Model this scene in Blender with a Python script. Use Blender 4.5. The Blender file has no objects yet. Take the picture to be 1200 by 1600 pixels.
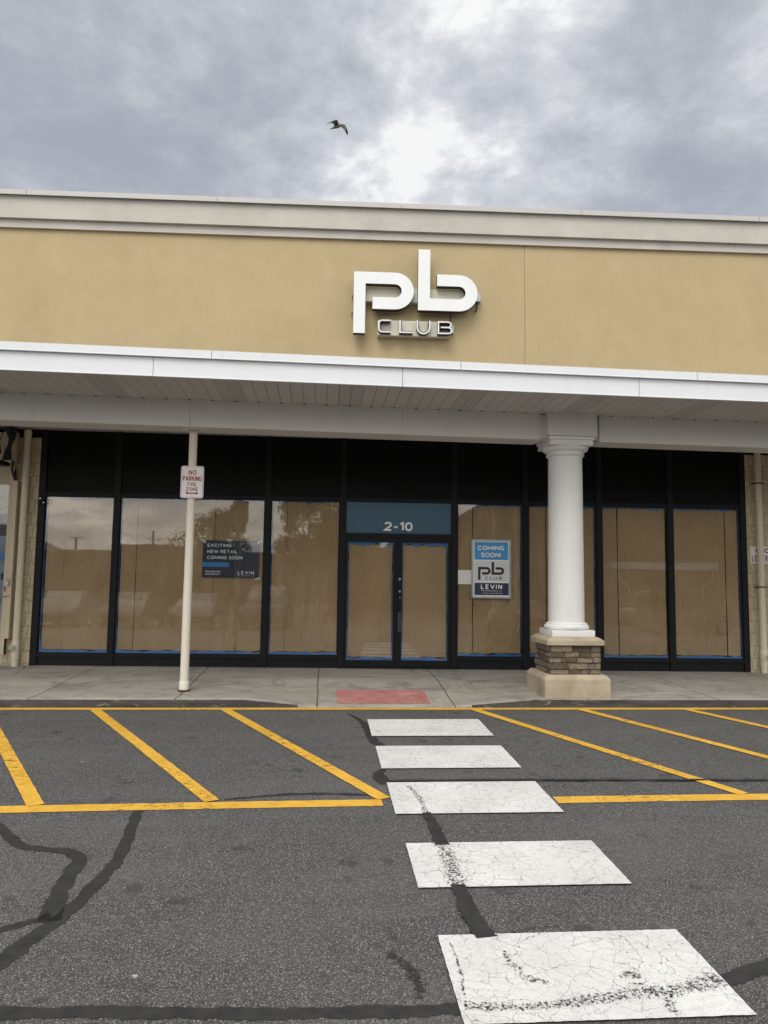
import bpy, bmesh, math, random
from math import sin, cos, pi, radians, atan, sqrt
from mathutils import Vector, Matrix, noise
random.seed(7)
sc = bpy.context.scene
# ------------------------------------------------------------------ camera
cam = bpy.data.cameras.new('camera'); camo = bpy.data.objects.new('camera', cam)
sc.collection.objects.link(camo); sc.camera = camo
cam.sensor_fit = 'HORIZONTAL'; cam.sensor_width = 36.0
cam.lens = 36.0 * 1150.0 / 1200.0
cam.clip_start = 0.05; cam.clip_end = 3000
camo.matrix_world = (Matrix.Translation((0, 0, 1.60)) @ Matrix.Rotation(-atan(.045), 4, 'Z')
                     @ Matrix.Rotation(pi / 2 + atan(.0923), 4, 'X') @ Matrix.Rotation(.0140, 4, 'Z'))
# ------------------------------------------------------------------ sky and light
SUN_EL, SUN_AZ = radians(52), radians(200)      # azimuth clockwise from +Y (the building side)
world = bpy.data.worlds.new('World'); sc.world = world; world.use_nodes = True
wt = world.node_tree; wt.nodes.clear()
def WN(t, **k):
    n = wt.nodes.new(t)
    for a, b in k.items(): setattr(n, a, b)
    return n
WL = wt.links.new
wout = WN('ShaderNodeOutputWorld'); wbg = WN('ShaderNodeBackground'); wbg.inputs[1].default_value = 0.1
sky = WN('ShaderNodeTexSky', sky_type='NISHITA', sun_disc=False); sky.sun_elevation = SUN_EL; sky.sun_rotation = SUN_AZ
wtc = WN('ShaderNodeTexCoord')
sep = WN('ShaderNodeSeparateXYZ'); WL(wtc.outputs['Generated'], sep.inputs[0])
def wm(op, a, b=None, c=None, clamp=False):
    n = WN('ShaderNodeMath', operation=op); n.use_clamp = clamp
    for i, v in enumerate((a, b, c)):
        if v is None: continue
        if isinstance(v, (int, float)): n.inputs[i].default_value = v
        else: WL(v, n.inputs[i])
    return n.outputs[0]
zz = wm('ADD', wm('MAXIMUM', sep.outputs[2], 0.0), 0.22)
px = wm('DIVIDE', sep.outputs[0], zz); py = wm('DIVIDE', sep.outputs[1], zz)
comb = WN('ShaderNodeCombineXYZ'); WL(px, comb.inputs[0]); WL(py, comb.inputs[1]); comb.inputs[2].default_value = 3.7
def wnoise(scale, detail, rough, dist, off=(0, 0, 0), sc3=(1, 1, 1)):
    mp = WN('ShaderNodeMapping'); mp.inputs['Location'].default_value = off; mp.inputs['Scale'].default_value = sc3
    WL(comb.outputs[0], mp.inputs[0])
    n = WN('ShaderNodeTexNoise'); n.inputs['Scale'].default_value = scale; n.inputs['Detail'].default_value = detail
    n.inputs['Roughness'].default_value = rough; n.inputs['Distortion'].default_value = dist
    WL(mp.outputs[0], n.inputs['Vector']); return n.outputs['Fac']
n1 = wnoise(1.55, 12, .60, .25, (3.3, 11, 0), (1, .8, 1))
n2 = wnoise(4.2, 12, .66, .2, (0, 0, 0))
# a brighter break in the cloud above the roof and a brighter half of the sky on the camera's side
def lobe(v, power):
    d = WN('ShaderNodeVectorMath', operation='DOT_PRODUCT'); WL(wtc.outputs['Generated'], d.inputs[0])
    d.inputs[1].default_value = Vector(v).normalized(); return wm('POWER', wm('MAXIMUM', d.outputs['Value'], 0.0), power)
brk = lobe((.05, 1, .86), 15)
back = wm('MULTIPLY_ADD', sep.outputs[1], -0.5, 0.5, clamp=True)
tone = wm('ADD', wm('MULTIPLY', n1, 1.0), wm('MULTIPLY', n2, 0.62))           # about 0.72 mean
tone = wm('MULTIPLY_ADD', wm('ADD', tone, wm('MULTIPLY', brk, 0.105)), .86, .095)
ramp = WN('ShaderNodeValToRGB'); WL(tone, ramp.inputs[0])
cr = ramp.color_ramp; cr.interpolation = 'B_SPLINE'
cr.elements[0].position = .64; cr.elements[0].color = (.385, .415, .48, 1)
cr.elements[1].position = 1.0; cr.elements[1].color = (1.45, 1.44, 1.42, 1)
for p, c in ((.735, (.47, .50, .565, 1)), (.81, (.60, .625, .68, 1)), (.89, (.80, .82, .86, 1))):
    e = cr.elements.new(p); e.color = c
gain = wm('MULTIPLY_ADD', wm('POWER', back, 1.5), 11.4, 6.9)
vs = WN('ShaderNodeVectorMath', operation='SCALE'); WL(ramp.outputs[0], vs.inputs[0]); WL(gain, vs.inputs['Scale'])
mx = WN('ShaderNodeMix', data_type='RGBA'); mx.inputs[0].default_value = .93
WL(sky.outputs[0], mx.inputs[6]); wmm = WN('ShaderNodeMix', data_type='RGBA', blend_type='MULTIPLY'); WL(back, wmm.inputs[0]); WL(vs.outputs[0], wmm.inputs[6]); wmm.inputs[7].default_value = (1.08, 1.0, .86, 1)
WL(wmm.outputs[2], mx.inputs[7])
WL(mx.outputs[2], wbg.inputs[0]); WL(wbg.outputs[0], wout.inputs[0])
sun = bpy.data.lights.new('sun', 'SUN'); sun.energy = 1.3; sun.angle = radians(35); sun.color = (1, .97, .93)
suno = bpy.data.objects.new('sun', sun); sc.collection.objects.link(suno)
sdir = Vector((sin(SUN_AZ) * cos(SUN_EL), cos(SUN_AZ) * cos(SUN_EL), sin(SUN_EL)))
suno.rotation_euler = (-sdir).to_track_quat('-Z', 'Y').to_euler(); suno.location = (0, -5, 30)
sc.view_settings.view_transform = 'Standard'; sc.view_settings.look = 'None'
sc.view_settings.exposure = 0.45; sc.view_settings.gamma = 1.0
sc.cycles.max_bounces = 8; sc.cycles.transparent_max_bounces = 12

# ------------------------------------------------------------------ helpers
class MB:
    def __init__(s): s.v = []; s.f = []; s.m = []
    def face(s, pts, mi=0):
        b = len(s.v); s.v += [tuple(p) for p in pts]; s.f.append(tuple(range(b, b + len(pts)))); s.m.append(mi)
    def box(s, a, b, mi=0, bev=0):
        x0, y0, z0 = a; x1, y1, z1 = b
        if bev: return s.bevbox(a, b, bev, mi)
        q = len(s.v)
        s.v += [(x0,y0,z0),(x1,y0,z0),(x1,y1,z0),(x0,y1,z0),(x0,y0,z1),(x1,y0,z1),(x1,y1,z1),(x0,y1,z1)]
        for f in ((0,3,2,1),(4,5,6,7),(0,1,5,4),(1,2,6,5),(2,3,7,6),(3,0,4,7)):
            s.f.append(tuple(q + i for i in f)); s.m.append(mi)
    def bevbox(s, a, b, bev, mi=0, seg=2, jit=0):
        bm = bmesh.new(); bmesh.ops.create_cube(bm, size=1)
        for v in bm.verts: v.co = Vector(((a[i] + b[i]) / 2 + v.co[i] * (b[i] - a[i]) for i in range(3)))
        bmesh.ops.bevel(bm, geom=bm.edges[:], offset=bev, segments=seg, affect='EDGES', profile=.6)
        if jit:
            for v in bm.verts: v.co += Vector((random.uniform(-jit, jit) for _ in range(3)))
        s.addbm(bm, mi)
    def addbm(s, bm, mi=0):
        q = len(s.v); bm.verts.index_update()
        s.v += [tuple(v.co) for v in bm.verts]
        for f in bm.faces: s.f.append(tuple(q + v.index for v in f.verts)); s.m.append(mi)
        bm.free()
    def prism(s, poly, y0, y1, mi=0, sidemi=None, z=True):
        """closed outline in x-z (z up), counter-clockwise seen from -y, extruded from y0 (front) to y1"""
        sm = mi if sidemi is None else sidemi
        q = len(s.v); n = len(poly)
        s.v += [(p[0], y0, p[1]) for p in poly] + [(p[0], y1, p[1]) for p in poly]
        area = sum(poly[i][0] * poly[(i+1) % n][1] - poly[(i+1) % n][0] * poly[i][1] for i in range(n))
        idx = list(range(n)) if area > 0 else list(range(n))[::-1]
        s.f.append(tuple(q + i for i in idx)); s.m.append(mi)
        s.f.append(tuple(q + n + i for i in idx[::-1])); s.m.append(sm)
        for k in range(n):
            i, j = idx[k], idx[(k + 1) % n]
            s.f.append((q + j, q + i, q + n + i, q + n + j)); s.m.append(sm)
    def profile(s, prof, x0, x1, mi=0, seg=1, zf=None):
        """y-z outline swept along x"""
        n = len(prof); q = len(s.v)
        for k in range(seg + 1):
            x = x0 + (x1 - x0) * k / seg
            for p in prof: s.v.append((x, p[0], p[1] + (zf(x) if zf else 0)))
        for k in range(seg):
            for i in range(n):
                j = (i + 1) % n
                s.f.append((q + k*n + i, q + k*n + j, q + (k+1)*n + j, q + (k+1)*n + i)); s.m.append(mi)
        s.f.append(tuple(q + i for i in range(n))[::-1]); s.m.append(mi)
        s.f.append(tuple(q + seg*n + i for i in range(n))); s.m.append(mi)
    def lathe(s, prof, c, seg=40, mi=0):
        q = len(s.v); n = len(prof)
        for r, z in prof:
            for k in range(seg):
                a = 2 * pi * k / seg; s.v.append((c[0] + r * cos(a), c[1] + r * sin(a), z))
        for i in range(n - 1):
            for k in range(seg):
                l = (k + 1) % seg
                s.f.append((q+i*seg+k, q+i*seg+l, q+(i+1)*seg+l, q+(i+1)*seg+k)); s.m.append(mi)
        s.f.append(tuple(q + k for k in range(seg))[::-1]); s.m.append(mi)
        s.f.append(tuple(q + (n-1)*seg + k for k in range(seg))); s.m.append(mi)
    def tube(s, pts, r, seg=8, mi=0):
        pts = [Vector(p) for p in pts]; q = len(s.v); n = len(pts)
        rr = r if isinstance(r, (list, tuple)) else [r] * n
        ref = Vector((0.13, .31, .94))
        for i, p in enumerate(pts):
            t = (pts[min(i+1, n-1)] - pts[max(i-1, 0)]).normalized()
            rf = ref if abs(t.dot(ref)) < .9 else Vector((1, 0, 0))
            a = t.cross(rf).normalized(); b = t.cross(a)
            for k in range(seg):
                an = 2 * pi * k / seg; s.v.append(tuple(p + (a * cos(an) + b * sin(an)) * rr[i]))
        for i in range(n - 1):
            for k in range(seg):
                l = (k + 1) % seg
                s.f.append((q+i*seg+k, q+(i+1)*seg+k, q+(i+1)*seg+l, q+i*seg+l)); s.m.append(mi)
        s.f.append(tuple(q + k for k in range(seg))); s.m.append(mi)
        s.f.append(tuple(q + (n-1)*seg + k for k in range(seg))[::-1]); s.m.append(mi)
def lnk(o, parent=None):
    sc.collection.objects.link(o)
    if parent is not None: o.parent = parent
    return o
def obj(name, mb, mats, parent=None, smooth=None, loc=None, rz=0, fix=True):
    me = bpy.data.meshes.new(name)
    if isinstance(mb, MB):
        me.from_pydata(mb.v, [], mb.f)
        me.polygons.foreach_set('material_index', mb.m)
    else: mb.to_mesh(me); mb.free()
    if not isinstance(mats, (list, tuple)): mats = [mats]
    for m in mats: me.materials.append(m)
    if fix:
        bm = bmesh.new(); bm.from_mesh(me); bmesh.ops.recalc_face_normals(bm, faces=bm.faces[:]); bm.to_mesh(me); bm.free()
    if smooth is not None:
        me.shade_smooth()
        if smooth < 179: me.set_sharp_from_angle(angle=radians(smooth))
    me.update()
    o = bpy.data.objects.new(name, me)
    if loc is not None: o.location = loc
    o.rotation_euler = (0, 0, rz)
    return lnk(o, parent)
def thing(name, label, cat, loc=(0, 0, 0), rz=0, group=None):
    o = bpy.data.objects.new(name, None); o.empty_display_size = .2; o.location = loc; o.rotation_euler = (0, 0, rz)
    lnk(o); o['label'] = label; o['category'] = cat
    if group: o['group'] = group
    return o
def tag(o, label, cat, group=None):
    o['label'] = label; o['category'] = cat
    if group: o['group'] = group
    return o
def structure(o): o['kind'] = 'structure'; return o
def off(mb, d):
    mb.v = [(v[0] - d[0], v[1] - d[1], v[2] - d[2]) for v in mb.v]; return mb

# ------------------------------------------------------------------ materials
class NT:
    def __init__(s, name):
        s.m = bpy.data.materials.new(name); s.m.use_nodes = True; s.t = s.m.node_tree
        s.b = s.t.nodes['Principled BSDF']; s.out = s.t.nodes['Material Output']
        s.tc = s.t.nodes.new('ShaderNodeTexCoord')
    def n(s, t, **k):
        n = s.t.nodes.new(t)
        for a, b in k.items(): setattr(n, a, b)
        return n
    def l(s, a, b): s.t.links.new(a, b)
    def _in(s, node, i, v):
        if v is None: return
        if hasattr(v, 'is_output'): s.l(v, node.inputs[i])
        else: node.inputs[i].default_value = v
    def vec(s, scale=(1, 1, 1), loc=(0, 0, 0), src='Object'):
        mp = s.n('ShaderNodeMapping'); mp.inputs['Scale'].default_value = scale; mp.inputs['Location'].default_value = loc
        s.l(s.tc.outputs[src], mp.inputs[0]); return mp.outputs[0]
    def noise(s, scale, detail=4, rough=.55, dist=0, v=None, out='Fac'):
        n = s.n('ShaderNodeTexNoise'); n.inputs['Scale'].default_value = scale; n.inputs['Detail'].default_value = detail
        n.inputs['Roughness'].default_value = rough; n.inputs['Distortion'].default_value = dist
        s.l(v if v is not None else s.tc.outputs['Object'], n.inputs['Vector']); return n.outputs[out]
    def voro(s, scale, v=None, feature='F1', out='Distance', rnd=1.0):
        n = s.n('ShaderNodeTexVoronoi', feature=feature); n.inputs['Scale'].default_value = scale
        n.inputs['Randomness'].default_value = rnd
        s.l(v if v is not None else s.tc.outputs['Object'], n.inputs['Vector']); return n.outputs[out]
    def mth(s, op, a, b=None, c=None, clamp=False):
        n = s.n('ShaderNodeMath', operation=op); n.use_clamp = clamp
        for i, v in enumerate((a, b, c)): s._in(n, i, v)
        return n.outputs[0]
    def rng(s, v, a, b, c=0, d=1):
        n = s.n('ShaderNodeMapRange'); s._in(n, 0, v)
        for i, x in enumerate((a, b, c, d)): n.inputs[i + 1].default_value = x
        return n.outputs[0]
    def mix(s, f, a, b, mode='MIX'):
        n = s.n('ShaderNodeMix', data_type='RGBA', blend_type=mode)
        s._in(n, 0, f)
        for i, x in ((6, a), (7, b)):
            if hasattr(x, 'is_output'): s.l(x, n.inputs[i])
            else: n.inputs[i].default_value = (*x[:3], 1)
        return n.outputs[2]
    def bump(s, h, strength=.3, dist=.01, prev=None):
        n = s.n('ShaderNodeBump'); n.inputs['Strength'].default_value = strength; n.inputs['Distance'].default_value = dist
        s.l(h, n.inputs['Height'])
        if prev is not None: s.l(prev, n.inputs['Normal'])
        return n.outputs[0]
    def col(s, c):
        if hasattr(c, 'is_output'): s.l(c, s.b.inputs['Base Color'])
        else: s.b.inputs['Base Color'].default_value = (*c[:3], 1)
    def rough(s, r): s._in(s.b, 'Roughness', r)
    def norm(s, x): s.l(x, s.b.inputs['Normal'])
    def alpha(s, a): s.l(a, s.b.inputs['Alpha'])
def simple(name, c, rough=.6, metal=0, var=.12, scale=6, bumps=0, spec=.5):
    t = NT(name); nn = t.noise(scale, 5, .6)
    f = t.rng(nn, .3, .7)
    t.col(t.mix(f, [x * (1 - var) for x in c], [min(1, x * (1 + var)) for x in c]))
    t.rough(t.rng(nn, .3, .7, max(0, rough - .08), min(1, rough + .08))); t.b.inputs['Metallic'].default_value = metal
    t.b.inputs['Specular IOR Level'].default_value = spec
    if bumps: t.norm(t.bump(t.noise(scale * 12, 3), bumps, .004))
    return t.m
def mk_asphalt():
    t = NT('asphalt'); big = t.noise(.55, 5, .6); mid = t.noise(3.2, 5, .65, .4)
    vc = t.voro(135, out='Color'); vd = t.voro(135)
    sp = t.n('ShaderNodeSeparateColor'); t.l(vc, sp.inputs[0])
    base = t.mix(t.rng(big, .35, .68), (.082, .081, .079), (.122, .120, .116))
    base = t.mix(t.rng(mid, .3, .7), t.mix(.5, base, (.052, .052, .053)), base)
    stone = t.mix(t.mth('POWER', sp.outputs[0], 1.8), (.035, .035, .035), (.30, .288, .27))
    c = t.mix(.44, base, stone)
    c = t.mix(t.rng(vd, .45, .75), c, (.045, .045, .045))
    lite = t.mth('MULTIPLY', t.rng(sp.outputs[1], .80, .90), t.rng(vd, .55, .25))
    c = t.mix(t.mth('MULTIPLY', lite, .8), c, (.46, .44, .41))
    # scattered dark drips and gum spots with their own shape
    dv = t.n('ShaderNodeVectorMath', operation='ADD'); t.l(t.vec((1, 1, 1)), dv.inputs[0])
    dn = t.n('ShaderNodeVectorMath', operation='SCALE'); t.l(t.noise(7, 3, .6, 0, out='Color'), dn.inputs[0]); dn.inputs['Scale'].default_value = .2
    t.l(dn.outputs[0], dv.inputs[1])
    sv = t.n('ShaderNodeTexVoronoi'); sv.inputs['Scale'].default_value = 3.4; t.l(dv.outputs[0], sv.inputs['Vector'])
    ss = t.n('ShaderNodeSeparateColor'); t.l(sv.outputs['Color'], ss.inputs[0])
    thr = t.mth('MULTIPLY', t.rng(ss.outputs[0], .2, 1.0, 0, 1), .27)
    spot = t.mth('MULTIPLY', t.rng(t.mth('SUBTRACT', thr, sv.outputs['Distance']), 0, .05), t.rng(t.noise(9, 4), .28, .5))
    c = t.mix(t.mth('MULTIPLY', spot, .46), c, (.020, .020, .021))
    wear = t.rng(t.noise(1.1, 5, .6, .5, t.vec((.35, 1.3, 1), (2, 5, 0))), .45, .68); c = t.mix(t.mth('MULTIPLY', wear, .35), c, (.15, .148, .143))
    pv = t.voro(7.5, out='Distance'); ps = t.n('ShaderNodeSeparateColor'); t.l(t.voro(7.5, out='Color'), ps.inputs[0])
    pale = t.mth('MULTIPLY', t.rng(pv, .16, .10), t.rng(ps.outputs[0], .985, .99))
    c = t.mix(t.mth('MULTIPLY', pale, t.rng(t.noise(60, 3), .4, .55)), c, (.42, .42, .42))
    t.col(c); t.rough(t.rng(mid, .3, .7, .72, .92)); t.b.inputs['Specular IOR Level'].default_value = .35
    t.norm(t.bump(vd, .55, .006, t.bump(t.noise(30, 3), .25, .01)))
    return t.m
def crackfield(t, scale, w):
    dn = t.n('ShaderNodeVectorMath', operation='SCALE'); t.l(t.noise(9, 4, .6, out='Color'), dn.inputs[0]); dn.inputs['Scale'].default_value = .09
    dv = t.n('ShaderNodeVectorMath', operation='ADD'); t.l(t.tc.outputs['Object'], dv.inputs[0]); t.l(dn.outputs[0], dv.inputs[1])
    return t.rng(t.voro(scale, dv.outputs[0], 'DISTANCE_TO_EDGE'), w, w * .35)
def mk_white_paint():
    t = NT('white_road_paint'); m = t.noise(2.3, 5, .6)
    ck = t.mth('MULTIPLY', crackfield(t, 10, .015), t.rng(t.noise(1.8, 3), .33, .48))
    ck2 = t.mth('MULTIPLY', crackfield(t, 30, .024), t.rng(t.noise(2.6, 3, v=t.vec(loc=(4, 1, 0))), .50, .62))
    fine = t.rng(t.noise(140, 2, .7), .655, .70)
    worn = t.mth('MULTIPLY', t.rng(t.noise(55, 4, .7), .60, .66), t.rng(t.noise(1.4, 4, .6, v=t.vec(loc=(9, 3, 0))), .50, .66))
    hole = t.mth('MAXIMUM', t.mth('MULTIPLY', t.mth('MAXIMUM', ck, ck2), .6), t.mth('MAXIMUM', t.mth('MULTIPLY', fine, .7), worn))
    t.alpha(t.mth('SUBTRACT', 1, hole, clamp=True))
    c = t.mix(t.rng(m, .3, .7), (.62, .615, .59), (.76, .76, .735))
    c = t.mix(t.mth('MULTIPLY', t.rng(t.noise(30, 4), .45, .75), .35), c, (.45, .44, .42))
    t.col(c); t.rough(.75); t.norm(t.bump(t.voro(135), .35, .004)); return t.m
def mk_yellow_paint():
    t = NT('yellow_road_paint')
    fine = t.rng(t.noise(120, 3, .7), .60, .66)
    worn = t.mth('MULTIPLY', t.rng(t.noise(38, 4, .75, v=t.vec((.35, 1, 1))), .54, .60), t.rng(t.noise(.9, 3, .6), .44, .60))
    t.alpha(t.mth('SUBTRACT', 1, t.mth('MAXIMUM', t.mth('MULTIPLY', fine, .6), worn), clamp=True))
    t.col(t.mix(t.rng(t.noise(8, 4), .3, .7), (.66, .36, .035), (.80, .47, .06))); t.rough(.7)
    t.norm(t.bump(t.voro(135), .35, .004)); return t.m
def mk_tar(name, lo, hi, s=28, ek=1.0, ew=.3):
    t = NT(name)
    ux = t.n('ShaderNodeSeparateXYZ'); t.l(t.tc.outputs['UV'], ux.inputs[0])
    w = t.mth('SUBTRACT', 1, t.mth('ABSOLUTE', t.mth('MULTIPLY_ADD', ux.outputs[0], 2, -1)))
    w = t.mth('MULTIPLY', t.mth('SUBTRACT', t.mth('MINIMUM', t.mth('MULTIPLY', w, ek), 1.0), 1.0), ew)
    a = t.rng(t.mth('ADD', t.noise(s, 6, .72), w), lo, hi)
    t.alpha(a); t.col(t.mix(t.rng(t.noise(12, 4), .3, .7), (.024, .024, .0245), (.042, .0415, .041))); t.rough(.7)
    t.norm(t.bump(t.noise(60, 3), .2, .004)); t.b.inputs['Specular IOR Level'].default_value = .3; return t.m
def mk_walk():
    t = NT('pavement_concrete'); x = t.n('ShaderNodeSeparateXYZ'); t.l(t.tc.outputs['Object'], x.inputs[0])
    big = t.noise(.9, 6, .62, .3, t.vec((.6, 1.6, 1))); mid = t.noise(7, 5, .65)
    c = t.mix(t.rng(big, .3, .7), (.20, .185, .158), (.40, .375, .325))
    c = t.mix(t.mth('MULTIPLY', t.rng(mid, .35, .75), .5), c, (.45, .425, .375))
    st = t.mth('MULTIPLY', t.rng(t.noise(26, 4, .7, v=t.vec((.25, 1, 1))), .62, .70), .55)
    c = t.mix(st, c, (.10, .095, .085))
    c = t.mix(t.mth('MULTIPLY', t.rng(t.noise(1.7, 6, .72, .8, t.vec(loc=(3, 8, 0))), .52, .64), .55), c, (.13, .122, .11))
    wob = t.mth('MULTIPLY', t.mth('SUBTRACT', t.noise(3, 3), .5), .03)
    fr = t.mth('PINGPONG', t.mth('ADD', t.mth('ADD', x.outputs[0], 3.54 + 17.5), wob), .875)
    jn = t.rng(fr, .012, .006)
    # a damp, cleaner-poured ramp bay
    j2 = t.rng(t.mth('ABSOLUTE', t.mth('SUBTRACT', t.mth('ADD', x.outputs[1], wob), 11.15)), .006, .003)
    crk = t.mth('MULTIPLY', crackfield(t, .55, .006), t.rng(t.noise(.5, 2), .52, .56))
    dark = t.mth('MAXIMUM', t.mth('MAXIMUM', jn, t.mth('MULTIPLY', j2, .35)), crk)
    c = t.mix(t.mth('MULTIPLY', dark, .8), c, (.05, .047, .042))
    t.col(c); t.rough(t.rng(mid, .3, .7, .7, .9))
    t.norm(t.bump(t.noise(160, 3), .18, .003, t.bump(dark, .6, -.006))); return t.m
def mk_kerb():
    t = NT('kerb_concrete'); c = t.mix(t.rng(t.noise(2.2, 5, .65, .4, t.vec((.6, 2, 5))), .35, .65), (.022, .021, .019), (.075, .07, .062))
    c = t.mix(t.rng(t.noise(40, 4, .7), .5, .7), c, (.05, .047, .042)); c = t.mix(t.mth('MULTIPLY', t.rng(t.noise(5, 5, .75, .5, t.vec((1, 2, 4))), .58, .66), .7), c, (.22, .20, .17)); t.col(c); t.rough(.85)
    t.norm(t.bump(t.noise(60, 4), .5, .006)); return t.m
def mk_stucco(name, a, b, sc_=1.0):
    t = NT(name); big = t.noise(.7 * sc_, 6, .62, .6); mid = t.noise(3.5, 6, .7, .5)
    c = t.mix(t.rng(big, .32, .68), a, b)
    c = t.mix(t.mth('MULTIPLY', t.rng(mid, .4, .7), .35), c, [min(1, x * 1.10) for x in b])
    st = t.mth('MULTIPLY', t.rng(t.noise(4.5, 5, .7, .4, t.vec((2.6, 1, .45))), .56, .75), .18)
    c = t.mix(st, c, [x * .66 for x in a])
    sv = t.voro(1.15); sr = t.n('ShaderNodeSeparateColor'); t.l(t.voro(1.15, out='Color'), sr.inputs[0])
    c = t.mix(t.mth('MULTIPLY', t.rng(sv, .018, .010), t.rng(sr.outputs[0], .6, .62)), c, (.06, .05, .04))
    t.col(c); t.rough(.9)
    t.norm(t.bump(t.noise(220, 3, .7), .28, .004, t.bump(t.noise(14, 5, .65, 1.0), .22, .012))); return t.m
def mk_metal_white(name, c, w=.05):
    t = NT(name)
    st = t.mth('MULTIPLY', t.rng(t.noise(5, 5, .7, .3, t.vec((1.6, 1, .35))), .58, .78), .28)
    cc = t.mix(t.rng(t.noise(.8, 4), .3, .7), [x * (1 - w) for x in c], c)
    t.col(t.mix(st, cc, [x * .62 for x in c])); t.rough(t.rng(t.noise(3, 4), .3, .7, .38, .55))
    t.norm(t.bump(t.noise(2.2, 3, .5, 0, t.vec((1, 1, 2))), .12, .02)); return t.m
def mk_brick():
    t = NT('split_face_block'); br = t.n('ShaderNodeTexBrick'); br.offset = .37; br.squash = 1.0
    x = t.n('ShaderNodeSeparateXYZ'); t.l(t.tc.outputs['Object'], x.inputs[0])
    cb = t.n('ShaderNodeCombineXYZ')
    nx = t.mth('MULTIPLY', t.mth('SUBTRACT', t.noise(9, 3), .5), .05)
    t.l(t.mth('ADD', x.outputs[0], nx), cb.inputs[0]); t.l(t.mth('ADD', x.outputs[2], t.mth('MULTIPLY', nx, .35)), cb.inputs[1])
    t.l(cb.outputs[0], br.inputs['Vector'])
    for k, v in (('Scale', 1.0), ('Mortar Size', .007), ('Brick Width', .098), ('Row Height', .2), ('Mortar Smooth', .5)): br.inputs[k].default_value = v
    m = t.noise(26, 5, .7)
    c = t.mix(t.rng(t.noise(5, 5, .6), .3, .7), (.50, .42, .28), (.62, .54, .38))
    c = t.mix(t.mth('MULTIPLY', t.rng(m, .45, .62), .6), c, (.30, .235, .14))
    c = t.mix(t.mth('MULTIPLY', br.outputs['Fac'], .6), c, (.30, .24, .15)); t.col(c); t.rough(.88)
    h = t.mth('MULTIPLY', br.outputs['Fac'], -1.0)
    t.norm(t.bump(h, .8, .012, t.bump(m, .7, .012))); return t.m
def mk_paper():
    t = NT('kraft_paper')
    # per sheet tint, long soft creases and crumples
    oi = t.n('ShaderNodeObjectInfo')
    c = t.mix(t.rng(t.noise(1.3, 4, .6), .3, .7), (.55, .40, .22), (.65, .48, .28))
    c = t.mix(t.mth('MULTIPLY', oi.outputs['Random'], .35), c, (.64, .47, .28))
    fib = t.noise(90, 3, .7, 0, t.vec((1, 1, .08))); c = t.mix(t.mth('MULTIPLY', t.rng(fib, .4, .7), .18), c, (.38, .27, .15))
    t.col(c); t.rough(.75); t.b.inputs['Specular IOR Level'].default_value = .25
    cr = t.mth('ABSOLUTE', t.mth('SUBTRACT', t.noise(2.6, 4, .6, 1.6, t.vec((1.2, 1, .5))), .5))
    cr2 = t.mth('ABSOLUTE', t.mth('SUBTRACT', t.noise(6.5, 3, .5, 1.2, t.vec((1, 1, 1.3), (3, 1, 2))), .5))
    t.norm(t.bump(cr, .8, .12, t.bump(cr2, .6, .045))); return t.m
def mk_glass(name, refl=.10, tint=(1, 1, 1), wav=.015):
    t = NT(name); t.t.nodes.remove(t.b)
    tr = t.n('ShaderNodeBsdfTransparent'); tr.inputs[0].default_value = (*tint, 1)
    gl = t.n('ShaderNodeBsdfGlossy'); gl.inputs['Roughness'].default_value = .012
    lw = t.n('ShaderNodeFresnel'); lw.inputs[0].default_value = 1.5
    f = t.mth('ADD', t.mth('MULTIPLY', lw.outputs[0], 1.25), refl - .05, clamp=True)
    bm_ = t.bump(t.noise(1.1, 2, .4), wav, .05); t.l(bm_, gl.inputs['Normal'])
    mx_ = t.n('ShaderNodeMixShader'); t.l(f, mx_.inputs[0]); t.l(tr.outputs[0], mx_.inputs[1]); t.l(gl.outputs[0], mx_.inputs[2])
    t.l(mx_.outputs[0], t.out.inputs[0]); return t.m
def mk_stone():
    t = NT('ledge_stone'); g = t.n('ShaderNodeNewGeometry'); r = t.n('ShaderNodeValToRGB'); t.l(g.outputs['Random Per Island'], r.inputs[0])
    e = r.color_ramp; e.elements[0].color = (.09, .065, .045, 1); e.elements[1].color = (.40, .32, .23, 1)
    k = e.elements.new(.4); k.color = (.17, .145, .12, 1); k = e.elements.new(.7); k.color = (.25, .20, .14, 1); e.interpolation = 'CONSTANT'
    c = t.mix(t.rng(t.noise(14, 5, .7), .45, .85), r.outputs[0], (.24, .17, .11))
    t.col(t.mix(t.rng(t.noise(45, 4, .7), .5, .7), c, (.09, .075, .06))); t.rough(.9)
    t.norm(t.bump(t.noise(22, 6, .7, .4), .9, .02)); return t.m
def mk_vent():
    t = NT('vented_soffit_vinyl'); x = t.n('ShaderNodeSeparateXYZ'); t.l(t.tc.outputs['Object'], x.inputs[0])
    a = t.mth('LESS_THAN', t.mth('FRACT', t.mth('MULTIPLY', x.outputs[1], 34)), .42)
    b = t.mth('LESS_THAN', t.mth('FRACT', t.mth('MULTIPLY', x.outputs[0], 52)), .6)
    t.col(t.mix(t.mth('MULTIPLY', a, b), (.52, .515, .505), (.26, .258, .255))); t.rough(.5); return t.m
def mk_tactile():
    t = NT('red_tactile_paving'); c = t.mix(t.rng(t.noise(4, 5, .7, .5), .35, .65), (.46, .21, .185), (.36, .12, .105))
    c = t.mix(t.mth('MULTIPLY', t.rng(t.noise(9, 5, .75, .6, t.vec((.6, 1.6, 1))), .50, .66), .55), c, (.50, .38, .34))
    c = t.mix(t.mth('MULTIPLY', t.rng(t.noise(3, 5, .7, .8, t.vec((.7, 2, 1), (5, 2, 0))), .58, .64), .6), c, (.22, .07, .06)); t.col(c); t.rough(.8)
    t.norm(t.bump(t.noise(80, 3), .4, .004)); return t.m
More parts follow.
